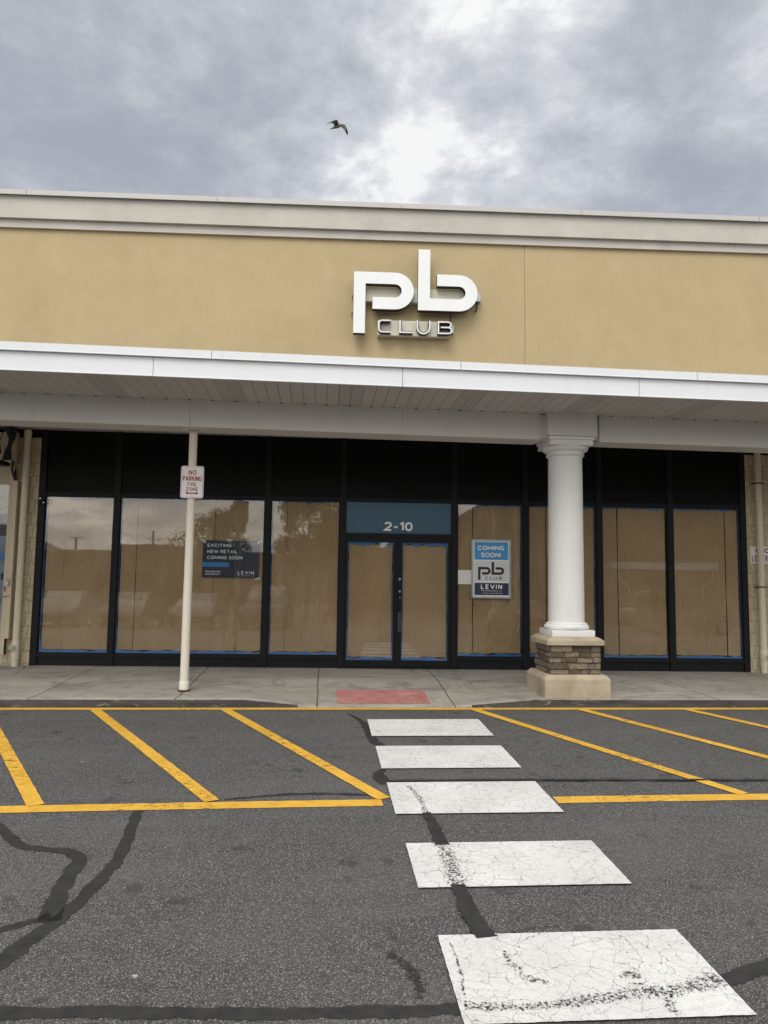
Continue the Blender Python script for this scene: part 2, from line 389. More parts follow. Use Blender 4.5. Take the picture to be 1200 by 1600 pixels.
M = dict(
    asphalt=mk_asphalt(), white_paint=mk_white_paint(), yellow_paint=mk_yellow_paint(),
    tar=mk_tar('tar_sealant', .24, .36, 40, 5.0, .32), tar_worn=mk_tar('worn_tar', .49, .58, 70, 1.6, .14), tar_faint=mk_tar('faint_tar', .38, .58, 26, 1.2, .32),
    walk=mk_walk(), kerb=mk_kerb(),
    stucco=mk_stucco('tan_stucco', (.462, .368, .206), (.515, .415, .242)),
    cornice=mk_stucco('grey_stucco', (.50, .475, .43), (.58, .555, .505), 1.4),
    coping=mk_metal_white('coping_metal', (.56, .55, .53)),
    fascia=mk_metal_white('fascia_metal', (.80, .83, .86)),
    soffit=simple('soffit_vinyl', (.53, .525, .515), .5, var=.05, scale=1.5), vent=mk_vent(),
    beam=mk_metal_white('beam_cladding', (.70, .69, .67)),
    brick=mk_brick(), paper=mk_paper(), glass=mk_glass('window_glass', .075), acrylic=mk_glass('sign_acrylic', .05),
    black=simple('black_aluminium', (.009, .010, .012), .5, var=.2, spec=.2), header=simple('black_header_panel', (.004, .0042, .005), .5, var=.25, scale=2, spec=.15),
    tape=simple('blue_masking_tape', (.055, .26, .66), .7, var=.15, scale=20),
    transom=simple('blue_transom_panel', (.030, .105, .17), .4, var=.08), letter=simple('white_lettering', (.92, .92, .90), .45, var=.04),
    signface=simple('white_sign_face', (.85, .87, .88), .4, var=.03), signside=simple('black_sign_return', (.015, .015, .016), .4),
    raceway=simple('beige_raceway_metal', (.64, .62, .50), .45, var=.06), steel=simple('galvanised_steel', (.42, .43, .44), .4, .7),
    dirty=simple('dark_rubber_cable', (.02, .02, .02), .6), column=mk_metal_white('column_paint', (.76, .76, .745), .04),
    caststone=mk_stucco('cast_stone', (.29, .24, .17), (.47, .40, .295), 4.0), stone=mk_stone(),
    pipe=mk_metal_white('cream_pipe_paint', (.66, .60, .46), .08), polepaint=mk_metal_white('cream_pole_paint', (.74, .70, .59), .06),
    beige=mk_metal_white('beige_trim_paint', (.58, .50, .36), .08), rust=simple('rust', (.20, .075, .03), .9, scale=30, var=.4),
    red=simple('red_sign_print', (.30, .018, .035), .5, var=.1), signwhite=simple('sign_white', (.80, .78, .77), .45, var=.04),
    navy=simple('navy_print', (.022, .035, .085), .45, var=.06), poster=simple('dark_poster_print', (.022, .042, .085), .45, var=.08),
    cyan=simple('blue_print', (.06, .32, .68), .45, var=.06), grey=simple('grey_print', (.70, .71, .73), .5, var=.03),
    ink=simple('black_print', (.02, .02, .021), .5), sheet=simple('white_paper', (.85, .86, .85), .6, var=.04),
    tactile=mk_tactile(), alum=simple('sign_frame_aluminium', (.45, .50, .50), .32, .6, var=.1),
    darkglass=simple('dark_car_glass', (.012, .013, .015), .35), rubber=simple('tyre_rubber', (.02, .02, .02), .8),
    brown=simple('brown_render', (.16, .12, .10), .85, var=.15, scale=1), farwall=simple('pale_render', (.40, .37, .34), .85), roofing=simple('grey_roofing', (.13, .12, .115), .9),
    bark=simple('bark', (.09, .07, .05), .9, scale=8, bumps=.5), leaf=simple('leaf', (.045, .075, .025), .6, var=.4, scale=2),
    feather_grey=simple('grey_feathers', (.16, .155, .14), .7), feather_white=simple('pale_feathers', (.42, .41, .39), .7), feather_black=simple('black_feathers', (.02, .02, .02), .6),
)
# ------------------------------------------------------------------ fonts and outlines
def text_mesh(s, x0, x1, z0, z1, y, bold=0.0, depth=.0015, mb=None, mi=0, spacing=1.0):
    cu = bpy.data.curves.new('t', 'FONT'); cu.body = s; cu.offset = bold; cu.size = 1; cu.space_character = spacing
    cu.resolution_u = 4
    o = bpy.data.objects.new('t', cu); sc.collection.objects.link(o)
    dg = bpy.context.evaluated_depsgraph_get(); dg.update()
    me = bpy.data.meshes.new_from_object(o.evaluated_get(dg))
    bpy.data.objects.remove(o); bpy.data.curves.remove(cu)
    vs_ = [v.co.copy() for v in me.vertices]; fs = [tuple(p.vertices) for p in me.polygons]
    xa, xb = min(v.x for v in vs_), max(v.x for v in vs_); ya, yb = min(v.y for v in vs_), max(v.y for v in vs_)
    mb = mb or MB(); q = len(mb.v)
    for v in vs_:
        mb.v.append((x0 + (v.x - xa) / (xb - xa) * (x1 - x0), y, z0 + (v.y - ya) / (yb - ya) * (z1 - z0)))
    for f in fs: mb.f.append(tuple(q + i for i in f)); mb.m.append(mi)
    bpy.data.meshes.remove(me); return mb
def extrude_mesh(o, d):
    md = o.modifiers.new('thickness', 'SOLIDIFY'); md.thickness = d; md.offset = -1; return o
def arc(cx, cz, r, a0, a1, n=16):
    return [(cx + r * cos(radians(a0 + (a1 - a0) * k / n)), cz + r * sin(radians(a0 + (a1 - a0) * k / n))) for k in range(n + 1)]
P_OUT = [(-.02, 5.643), (-.02, 6.69)] + arc(.66, 6.375, .315, 90, -90) + [(.293, 6.06), (.293, 6.263)] + arc(.66, 6.3765, .1135, -90, 90) + [(.173, 6.49), (.173, 5.643)]
B_OUT = [(1.046, 7.105), (1.246, 7.105), (1.246, 6.266)] + arc(1.73, 6.375, .109, -90, 90) + [(1.363, 6.484), (1.363, 6.683)] + arc(1.73, 6.3715, .3115, 90, -90) + [(1.046, 6.06)]
def stroke(pts, w):
    L, R_ = [], []; n = len(pts)
    for i in range(n):
        p = Vector(pts[i]); a = (p - Vector(pts[i-1])).normalized() if i else None; b = (Vector(pts[i+1]) - p).normalized() if i < n-1 else None
        if a is None: t = b; k = 1
        elif b is None: t = a; k = 1
        else: t = (a + b).normalized(); k = 1 / max(.4, t.dot(b))
        nrm = Vector((-t.y, t.x)) * (w / 2 * k); L.append(tuple(p + nrm)); R_.append(tuple(p - nrm))
    return L + R_[::-1]
def club(sx=1.0, x0=.39, z0=5.67, w=.028):
    """strokes of C L U B in a box: x 0.39..1.61, z 5.67..5.89, mapped by (x-.39)*sx+x0"""
    h = w / 2 / sx
    C = [(.60 , 5.887 - h), (.46, 5.887 - h)] + arc(.46, 5.82, .067 - h, 90, 180, 5)[1:] + arc(.46, 5.737, .067 - h, 180, 270, 5) + [(.60, 5.67 + h)]
    L_ = [(.743 + h, 5.889), (.743 + h, 5.67 + h), (.966, 5.67 + h)]
    U = [(1.03 + h, 5.889), (1.03 + h, 5.77)] + arc(1.1435, 5.77, .1135 - h, 180, 360, 12)[1:] + [(1.257 - h, 5.889)]
    tp, md, bt = 5.887 - h, 5.783, 5.67 + h
    B1 = [(1.381, tp), (1.555, tp)] + arc(1.555, (tp + md) / 2, (tp - md) / 2, 90, -90, 6)[1:] + [(1.43, md)]
    B2 = [(1.381, bt), (1.56, bt)] + arc(1.56, (bt + md) / 2, (md - bt) / 2, -90, 90, 6)[1:]
    B3 = [(1.381 + h, 5.67 + 2 * h), (1.381 + h, 5.887 - 2 * h)]
    out = []
    for grp in ([C], [L_], [U], [B1, B2, B3]):
        out.append([stroke([((a - .39) * sx + x0, (b - 5.67) * sx + z0) for a, b in s_], w) for s_ in grp])
    return out

def _a(cx, cz, rx, rz, a0, a1, n=8):
    return [(cx + rx * cos(radians(a0 + (a1 - a0) * k / n)), cz + rz * sin(radians(a0 + (a1 - a0) * k / n))) for k in range(n + 1)]
# plain sans capitals as strokes in a box one unit high: letter -> (width, strokes)
O_ = _a(.36, .5, .36, .5, 90, 450, 20)
GL = {'E': (.52, [[(.52, 1), (0, 1), (0, 0), (.52, 0)], [(0, .5), (.46, .5)]]), 'F': (.5, [[(.5, 1), (0, 1), (0, 0)], [(0, .5), (.44, .5)]]),
      'X': (.62, [[(0, 0), (.62, 1)], [(0, 1), (.62, 0)]]), 'C': (.66, [_a(.36, .5, .36, .5, 48, 312, 14)]), 'G': (.7, [_a(.36, .5, .36, .5, 50, 330, 14) + [(.68, .46), (.40, .46)]]),
      'I': (0, [[(0, 0), (0, 1)]]), 'T': (.6, [[(0, 1), (.6, 1)], [(.3, 1), (.3, 0)]]), 'N': (.64, [[(0, 0), (0, 1)], [(.03, 1), (.61, 0)], [(.64, 0), (.64, 1)]]),
      'W': (1.0, [[(0, 1), (.25, 0)], [(.25, 0), (.5, .9)], [(.5, .9), (.75, 0)], [(.75, 0), (1.0, 1)]]), 'R': (.56, [[(0, 0), (0, 1), (.3, 1)] + _a(.3, .75, .25, .25, 90, -90, 8)[1:] + [(0, .5)], [(.28, .5), (.56, 0)]]),
      'P': (.54, [[(0, 0), (0, 1), (.28, 1)] + _a(.28, .73, .26, .27, 90, -90, 8)[1:] + [(0, .46)]]), 'A': (.70, [[(0, 0), (.35, 1)], [(.35, 1), (.70, 0)], [(.13, .33), (.57, .33)]]),
      'L': (.5, [[(0, 1), (0, 0), (.5, 0)]]), 'O': (.72, [O_]), 'M': (.92, [[(0, 0), (0, 1)], [(.03, 1), (.46, .18)], [(.46, .18), (.89, 1)], [(.92, 1), (.92, 0)]]), 'K': (.58, [[(0, 0), (0, 1)], [(.56, 1), (0, .42)], [(.2, .62), (.58, 0)]]),
      'S': (.56, [_a(.29, .745, .27, .255, 25, 270, 12) + _a(.29, .25, .28, .25, 88, -155, 12)]), 'Z': (.58, [[(0, 1), (.58, 1), (0, 0), (.58, 0)]]), 'V': (.70, [[(0, 1), (.35, 0)], [(.35, 0), (.70, 1)]]),
      '!': (0, [[(0, 1), (0, .32)], [(0, .12), (0, 0)]]), '-': (.34, [[(0, .42), (.34, .42)]]), '1': (.24, [[(0, .82), (.24, 1), (.24, 0)]]), '0': (.56, [_a(.28, .5, .28, .5, 90, 450, 18)]),
      '2': (.56, [_a(.28, .72, .27, .28, 165, -25, 10) + [(0, 0), (.57, 0)]])}
def stroke_text(s_, x0, x1, z0, z1, y, w, gap=.26, mb=None, mi=0):
    mb = mb or MB(); adv = []; x = 0
    for ch in s_:
        if ch == ' ': x += .42; continue
        adv.append((ch, x)); x += GL[ch][0] + gap
    tot = x - gap; h = z1 - z0 - w; kx = (x1 - x0 - w) / tot; m = 0
    for ch, ox in adv:
        for st_ in GL[ch][1]:
            pts = [(x0 + w/2 + (ox + a) * kx, z0 + w/2 + b * h) for a, b in st_]
            o_ = stroke(pts, w); n = len(pts); q = len(mb.v); yy_ = y - .00006 * (m % 3); m += 1
            mb.v += [(a, yy_, b) for a, b in o_]
            for i in range(n - 1): mb.f.append((q + i, q + i + 1, q + 2*n - 2 - i, q + 2*n - 1 - i)); mb.m.append(mi)
    return mb
D = 12.05                                  # storefront plane
AK = atan(.036)                            # kerb, pavement edge and canopy run at this small angle to the shop front
def W(u, n, z=0): return Vector((u * cos(AK) - n * sin(AK), u * sin(AK) + n * cos(AK), z))
KN = 9.42
def lotz(n): return -.03 * (KN - max(n, -20.0)) if n < KN else 0.0
# ------------------------------------------------------------------ ground
mb = MB()
rows = [-900, -200, -20, 0, 5, KN, 20, 900]; cols = [-900, -60, 60, 900]
for i in range(len(rows) - 1):
    for j in range(len(cols) - 1):
        a, b, c, d = cols[j], cols[j+1], rows[i], rows[i+1]
        mb.face([(a, c, lotz(c)), (b, c, lotz(c)), (b, d, lotz(d)), (a, d, lotz(d))])
bm = bmesh.new(); me_ = bpy.data.meshes.new('x'); me_.from_pydata(mb.v, [], mb.f); bm.from_mesh(me_); bmesh.ops.remove_doubles(bm, verts=bm.verts[:], dist=.001)
structure(obj('parking_lot', bm, M['asphalt'], rz=AK, fix=False))
def ramp_h(u):
    if u < -.95 or u > 2.75: return .10
    if u < -.03: return .10 - .088 * (u + .95) / .92
    if u < 1.62: return .012
    return .012 + .088 * (u - 1.62) / 1.13
def walkz(u, n):
    base = .10 + (n - KN) * .027; t = max(0, min(1, (n - KN) / 1.45)); t = t * t * (3 - 2 * t) * .5 + t * .5
    return ramp_h(u) * (1 - t) + base * t
us = [-45, -30, -20, -10, -5, -3] + [-2 + .08 * k for k in range(82)] + [6, 9, 14, 22, 45]
ns = [KN + .16, KN + .3, KN + .5, KN + .7, KN + .9, KN + 1.1, KN + 1.3, KN + 1.45, KN + 2.2, KN + 3.1, 14.5]
bm = bmesh.new(); grid = [[bm.verts.new((u, n, walkz(u, n))) for n in ns] for u in us]
for i in range(len(us) - 1):
    for j in range(len(ns) - 1): bm.faces.new((grid[i][j], grid[i+1][j], grid[i+1][j+1], grid[i][j+1]))
structure(obj('pavement', bm, M['walk'], rz=AK, smooth=40, fix=False))
bm = bmesh.new(); ring = []
us2 = [-45, -30, -20, -10, -5, -3] + [-2 + .04 * k for k in range(164)] + [6, 9, 14, 22, 45]
for u in us2:
    h = walkz(u, KN); jt = noise.noise(Vector((u * 3, 0, 0))) * .006
    prof = [(KN + jt, -.05), (KN + jt + .008, max(.002, h - .022)), (KN + .016, max(.006, h - .006)), (KN + .03, h), (KN + .1612, walkz(u, KN + .16) + .0005), (KN + .1612, -.05)]
    ring.append([bm.verts.new((u, a, b)) for a, b in prof])
for i in range(len(ring) - 1):
    for k in range(5): bm.faces.new((ring[i][k], ring[i+1][k], ring[i+1][k+1], ring[i][k+1]))
bm.faces.ensure_lookup_table()
for f in bm.faces:
    cn = f.calc_center_median()
    if cn.y > KN + .02 and cn.z > 0: f.material_index = 1
    elif -.3 < cn.x < 1.9: f.material_index = 1
structure(obj('kerb', bm, [M['kerb'], M['walk']], rz=AK, smooth=50))
# flat top band of the kerb takes the same paving colour: separate thin concrete edge strip
# tactile pad with domes
mb = MB(); u0, u1, n0_, n1_ = .21, 1.42, 9.60, 10.32
def tz(u, n): return walkz(u, n) + .004
nu, nn_ = 12, 8
for i in range(nu):
    for j in range(nn_):
        a, b = u0 + (u1-u0)*i/nu, u0 + (u1-u0)*(i+1)/nu; c, d = n0_ + (n1_-n0_)*j/nn_, n0_ + (n1_-n0_)*(j+1)/nn_
        mb.face([(a, c, tz(a, c)), (b, c, tz(b, c)), (b, d, tz(b, d)), (a, d, tz(a, d))])
for i in range(22):
    for j in range(13):
        u = u0 + .03 + i * .0548; n = n0_ + .03 + j * .055
        z = tz(u, n); q = len(mb.v)
        for r, dz in ((.013, 0), (.008, .005)):
            for k in range(6): mb.v.append((u + r * cos(k*pi/3), n + r * sin(k*pi/3), z + dz + .0005))
        for k in range(6): mb.f.append((q+k, q+(k+1) % 6, q+6+(k+1) % 6, q+6+k)); mb.m.append(0)
        mb.f.append(tuple(q + 6 + k for k in range(6))); mb.m.append(0)
structure(obj('tactile_paving', mb, M['tactile'], rz=AK, fix=False))
# ------------------------------------------------------------------ road markings (thin sheets)
def lot_strip(name, pts, w, mat, h, jit=.004, step=.04, endw=None):
    """ribbon of given width along pts (u,n), lying on the sloping lot"""
    P = [Vector(p) for p in pts]
    # smooth resample (Catmull-Rom)
    out = []
    for i in range(len(P) - 1):
        a, b, c, d = P[max(i-1, 0)], P[i], P[i+1], P[min(i+2, len(P)-1)]
        k = max(1, int((c - b).length / step))
        for s_ in range(k):
            t = s_ / k
            out.append(.5 * ((2*b) + (c-a)*t + (2*a-5*b+4*c-d)*t*t + (3*b-a-3*c+d)*t**3) if len(P) > 2 else b.lerp(c, t))
    out.append(P[-1]); L = []
    ww = w if isinstance(w, (list, tuple)) else [w, w]
    for i, p in enumerate(out):
        t = (out[min(i+1, len(out)-1)] - out[max(i-1, 0)]).normalized(); nr = Vector((-t.y, t.x))
        f = i / max(1, len(out)-1) * (len(ww)-1); a = int(min(f, len(ww)-2)); wi = ww[a] + (ww[a+1]-ww[a])*(f-a)
        sd = len(name) + pts[0][0]; e1 = wi/2 + jit * 1.6 * noise.noise(Vector((i * step * 9, sd, 0))) + jit * noise.noise(Vector((i * step * 40, sd, 3))); e2 = wi/2 + jit * 1.6 * noise.noise(Vector((i * step * 9, sd, 7))) + jit * noise.noise(Vector((i * step * 40, sd, 9)))
        L.append((p + nr*e1, p - nr*e2))
    bm = bmesh.new(); uvl = bm.loops.layers.uv.new('across')
    vv = [[bm.verts.new((q.x, q.y, lotz(q.y) + h)) for q in (pr[0], pr[0].lerp(pr[1], .5), pr[1])] for pr in L]
    for i in range(len(vv)-1):
        for j in (0, 1):
            f = bm.faces.new((vv[i][j], vv[i][j+1], vv[i+1][j+1], vv[i+1][j]))
            for lp_, uu in zip(f.loops, (j/2, (j+1)/2, (j+1)/2, j/2)): lp_[uvl].uv = (uu, i / len(vv))
    return structure(obj(name, bm, mat, rz=AK, fix=True))
lot_strip('yellow_edge_line', [(-14, 9.335), (16, 9.335)], .12, M['yellow_paint'], .004, .003, .1)
lot_strip('yellow_bay_line', [(-14, 5.40), (-6, 5.62), (-2.09, 5.763), (.49, 5.822)], .15, M['yellow_paint'], .004, .004)
lot_strip('yellow_bay_line', [(1.86, 5.84), (3.6, 5.865), (14, 5.95)], .15, M['yellow_paint'], .004, .004)
for a, b in (((-3.98, 9.28), (-2.09, 5.83)), ((-2.70, 9.279), (-.81, 5.89)), ((-1.149, 9.27), (.512, 5.90)), ((1.925, 9.27), (3.46, 5.93)),
             ((3.30, 9.27), (4.85, 5.95)), ((4.69, 9.27), (6.2, 5.95))):
    lot_strip('yellow_hatch_line', [a, b], .118, M['yellow_paint'], .008, .003)
for c, d, a, b in ((8.70, 7.90, .545, 1.85), (7.49, 6.71, .555, 1.825), (6.30, 5.545, .565, 1.83), (4.99, 4.335, .578, 1.832), (3.805, 3.10, .606, 1.836)):
    n = 60; out = []
    for k in range(n): out.append((a + (b-a)*k/n, c + random.uniform(-.0015, .0015)))
    for k in range(30): out.append((b + random.uniform(-.0015, .0015) , c + (d-c)*k/30))
    for k in range(n): out.append((b + (a-b)*k/n, d + random.uniform(-.0015, .0015)))
    for k in range(30): out.append((a + random.uniform(-.0015, .0015), d + (c-d)*k/30))
    mb = MB(); mb.face([(u, v, lotz(v) + .012) for u, v in out]); structure(obj('crosswalk_stripe', mb, M['white_paint'], rz=AK))
T = dict(T1=[(-1.312, 5.71), (-1.233, 4.951), (-1.237, 4.621), (-1.28, 4.246), (-1.324, 4.04), (-1.393, 3.856), (-1.435, 3.672), (-1.6, 3.4)],
         T2=[(-2.8, 5.9), (-2.419, 5.693), (-2.16, 5.394), (-1.91, 5.081), (-1.765, 5.013), (-1.548, 4.954), (-1.455, 4.813), (-1.433, 4.501), (-1.39, 4.229), (-1.35, 4.055)],
         T3=[(-1.9, 3.80), (-1.608, 3.939), (-1.565, 3.98), (-1.492, 4.028), (-1.37, 4.12)], T4=[(-3.4, 3.33), (-1.351, 3.294), (-.63, 3.263), (.026, 3.223), (.62, 3.217)],
         T5=[(-.719, 5.93), (-.486, 5.989), (-.24, 6.044), (.114, 6.05), (.49, 5.99)], T6=[(.58, 6.339), (1.807, 6.341), (4.063, 6.281), (9, 6.2)],
         T7=[(.343, 9.052), (.444, 8.736), (.50, 8.473), (.53, 8.1), (.56, 7.719), (.638, 7.463)], T7b=[(.58, 6.70), (.516, 6.55), (.545, 6.28)],
         T9=[(3.6, 3.75), (2.6, 3.62), (2.241, 3.513), (2.121, 3.475), (1.912, 3.385), (1.80, 3.351)])
for k, w in (('T1', [.085, .085, .1, .13]), ('T2', [.07, .075, .08, .10, .12]), ('T3', [.05, .07]), ('T4', [.085, .09]), ('T5', [.02, .06, .05]), ('T6', .045), ('T7', [.03, .10, .12]), ('T7b', [.06, .13, .10]), ('T9', [.14, .12, .10])):
    lot_strip('tar_seam', T[k], w, M['tar'], .0025 if k != 'T6' else .0145, .010, .015)
lot_strip('tar_seam', [(.80, 5.56), (.819, 4.95)], [.07, .095], M['tar'], .0145, .008, .02)
lot_strip('tar_seam', [(.812, 4.36), (.812, 4.02), (.85, 3.77)], [.09, .10, .12], M['tar'], .0145, .009, .02)
lot_strip('tar_seam', [(.74, 6.2), (.783, 5.874), (.80, 5.52)], [.05, .08], M['tar_worn'], .0150, .01, .02)
lot_strip('tar_seam', [(.819, 5.02), (.815, 4.65), (.812, 4.33)], [.17, .15], M['tar_worn'], .0150, .012, .02)
lot_strip('tar_seam', [(1.83, 3.36), (1.661, 3.309), (1.41, 3.27), (1.113, 3.225), (.887, 3.205), (.626, 3.217)], [.17, .15, .11, .08, .10], M['tar_worn'], .0150, .012, .02)
lot_strip('tar_seam', [(1.57, 3.28), (1.50, 3.18), (1.51, 3.11)], [.09, .06], M['tar_worn'], .0155, .01, .02)
lot_strip('tar_seam', [(.90, 3.64), (.915, 3.5), (.94, 3.42), (1.03, 3.36)], [.04, .05, .09, .05], M['tar_worn'], .0155, .01, .02)
lot_strip('tar_seam', [(1.375, 3.39), (1.42, 3.41), (1.475, 3.395)], [.05, .09, .06], M['tar_worn'], .0157, .008, .01)
lot_strip('tar_seam', [(1.39, 3.345), (1.45, 3.335)], [.02, .03], M['tar_worn'], .0157, .004, .01)
lot_strip('tar_seam', [(.66, 3.74), (.655, 3.45), (.63, 3.2)], [.02, .02], M['tar_worn'], .0155, .006, .02)
lot_strip('oil_stain', [(.36, 3.70), (.421, 3.551), (.46, 3.30)], [.10, .17, .08], M['tar_faint'], .0035, .02, .02)
lot_strip('oil_stain', [(.86, 3.81), (1.096, 3.858), (1.295, 3.902)], [.06, .04, .02], M['tar_worn'], .0035, .012, .02)

# ------------------------------------------------------------------ the building
B = thing('shopping_centre_building', 'long tan stucco shopping strip with black shop front, papered windows and white canopy', 'building', (0, D, 0))
def bobj(name, mb, mats, parent=None, **k):
    return obj(name, off(mb, (0, D, 0)) if parent is None else mb, mats, parent or B, **k)
def P(name, mb, mats, parent=B, **k):       # child meshes are written in world coordinates; origin is moved to the building's base
    return obj(name, off(mb, (0, D, 0)), mats, parent, **k)
def proj(z, p): return 1.6 + (z - 1.6) * (D - p) / D
XL, XR = -26.0, 28.0
mb = MB(); mb.box((XL, D, 3.98), (2.888, D + .35, proj(7.45, 0))); mb.box((2.900, D, 3.98), (XR, D + .35, proj(7.45, 0))); mb.box((2.8, D + .012, 3.99), (3.0, D + .3, 7.3))
P('stucco_wall', mb, M['stucco'])
z2a, z2b = proj(7.367, .05), proj(7.536, .05); z1a, z1b = proj(7.536, .11), proj(7.905, .11)
mb = MB()
mb.profile([(D - .05, z2a), (D + .2, z2a), (D + .2, z2b + .03), (D - .05, z2b + .03)], XL, XR)
P('lower_cornice', mb, M['cornice'])
mb = MB(); mb.profile([(D - .11, z1a), (D + .2, z1a), (D + .2, z1b), (D - .11, z1b)], XL, XR); P('upper_cornice', mb, M['cornice'])
mb = MB(); mb.box((XL, D + .2, 7.2), (XR, D + .5, 7.99)); mb.box((XL, D + .5, 7.2), (XR, D + 22, 7.4)); mb.box((XL, D+.9, 0), (XL+.3, D+22, 7.2)); mb.box((XR-.3, D+.9, 0), (XR, D+22, 7.2)); mb.box((XL, D+21.7, 0), (XR, D+22, 7.19))
P('roof', mb, M['roofing'])
xs = [-5.45 - 3.13 * k for k in range(6, 0, -1)] + [-5.45, -2.33, .76, 3.83, 6.95] + [6.95 + 3.13 * k for k in range(1, 7)]
mb = MB(); ca, cb = proj(7.945, .17), proj(8.03, .17)
for a, b in zip(xs[:-1], xs[1:]):
    mb.profile([(D - .17, ca), (D - .155, ca), (D - .155, cb - .02), (D + .55, cb - .02), (D + .55, cb + .01), (D - .17, cb)], a + .004, b - .004)
mb.box((xs[0], D - .15, ca + .03), (xs[-1], D + .5, cb - .022))
P('parapet_coping', mb, M['coping'])
mb = MB(); mb.box((XL, D - .125, z1b - .001), (XR, D + .2, z1b + .035)); P('coping_cleat', mb, M['cornice'])
# brick piers and neighbours
mb = MB(); mb.box((-5.47, D, .0), (-5.045, D + .35, 3.82)); P('brick_pier', mb, M['brick'])
mb = MB(); mb.box((6.645, D, .0), (9.4, D + .35, 3.80)); P('brick_pier', mb, M['brick'])
for a, b, z in ((XL, -5.045, 3.82), (6.645, XR, 3.80)): mb = MB(); mb.box((a, D + .02, z), (b, D + .36, 3.98)); P('lintel', mb, M['header'])
for a, b, z in ((XL, -9.5, 3.82), (12.4, XR, 3.80)): mb = MB(); mb.box((a, D + .03, 0), (b, D + .36, z)); P('side_wall', mb, M['beige'])
# neighbour's shop window on the left (and its twin on the right, out of the picture)
for nm, a, b in (('left', -9.5, -5.47), ('right', 9.4, 12.4)):
    mb = MB()
    for c in ((a, a + .07), (b - .045, b)): mb.box((c[0], D + .02, .18), (c[1], D + .1, 3.8))
    mb.box((a + .07, D + .025, 3.06), (b - .045, D + .095, 3.12)); mb.box((a + .07, D + .025, .5), (b - .045, D + .095, .56)); mb.box((a + .07, D + .03, .1), (b - .045, D + .09, .5)); mb.box((a + .07, D + .03, 3.12), (b - .045, D + .09, 3.8))
    w = P('window', mb, M['beige'])
    mb = MB(); mb.box((a + .07, D + .05, .56), (b - .045, D + .056, 3.06)); P('window_pane', mb, M['glass'], w, fix=True)
    mb = MB(); mb.box((a + .05, D + .25, .3), (b - .02, D + .28, 3.4)); P('dim_interior_panel', mb, simple('dim_shop_interior', (.10, .105, .11), .8), w)  # flat panel for the dim interior, its shade put into the colour
# header band
mulx = [-4.99, -3.79, -1.358, -.128, 1.712, 2.90, 4.14, 5.348, 6.60]
mulw = [.105, .10, .10, .10, .10, .10, .10, .10, .10]
mb = MB()
for a, b in zip(mulx[:-1], mulx[1:]): mb.box((a + .045, D + .03, 2.93), (b - .045, D + .06, 3.98))
P('header_panel', mb, M['header'])
mb = MB()
for x, w in zip(mulx, mulw): mb.box((x - w/2, D, .17), (x + w/2, D + .12, 3.98), bev=.006)
for i, (a, b) in enumerate(zip(mulx[:-1], mulx[1:])):
    mb.box((a + .052, D + .004, 2.878), (b - .052, D + .11, 2.935))
    if i != 3:
        mb.box((a + .052, D + .004, .315), (b - .052, D + .11, .372)); mb.box((a + .052, D + .03, .165), (b - .052, D + .09, .312))
mb.box((mulx[3] + .052, D + .004, 2.30), (mulx[4] - .052, D + .11, 2.362)); mb.box((mulx[3] + .052, D + .006, .165), (mulx[4] - .052, D + .12, .20))
P('storefront_frame', mb, M['black'])
# papered windows
def paper(x0, x1, z0, z1, y, seed, curl=False):
    bm = bmesh.new(); nx, nz = 26, 60; vv = []
    for i in range(nx + 1):
        r = []
        for j in range(nz + 1):
            x = x0 + (x1-x0)*i/nx; z = z0 + (z1-z0)*j/nz
            d = noise.noise(Vector((x * 1.3 + seed, z * .5, seed))) * .014 + (.35 - abs(noise.noise(Vector((x * 2.2 + z * .8, z * 1.1 + seed, seed * 2))))) * .040 * max(0, noise.noise(Vector((x * 1.1, z * .9, seed + 40))) + .25) + abs(noise.noise(Vector((x * 7, z * 5, seed)))) * .008
            d -= (.016 + .010 * noise.noise(Vector((seed, z * 1.7, 2)))) * max(0, 1 - i / 2) if curl else 0
            if j == 0: z += noise.noise(Vector((x * 6, seed, 0))) * .02
            if j == nz: z += noise.noise(Vector((x * 4, seed, 5))) * .012
            if curl and i == 0: x += .003 + .016 * max(0, noise.noise(Vector((z * .8, seed * 3, 8))) + .35)
            if i in (0, nx) and not curl: x += .2 * noise.noise(Vector((z * 3, seed, 3))) * .008
            r.append(bm.verts.new((x, y + .006 + d - D, z)))
        vv.append(r)
    for i in range(nx):
        for j in range(nz): bm.faces.new((vv[i][j], vv[i+1][j], vv[i+1][j+1], vv[i][j+1]))
    return bm
def tape(pts, w, y):
    bm = bmesh.new(); vv = []
    for (x, z, dx, dz) in pts: vv.append((bm.verts.new((x, y - D, z)), bm.verts.new((x + dx * w, y - D, z + dz * w))))
    for i in range(len(vv) - 1): bm.faces.new((vv[i][0], vv[i+1][0], vv[i+1][1], vv[i][1]))
    return bm
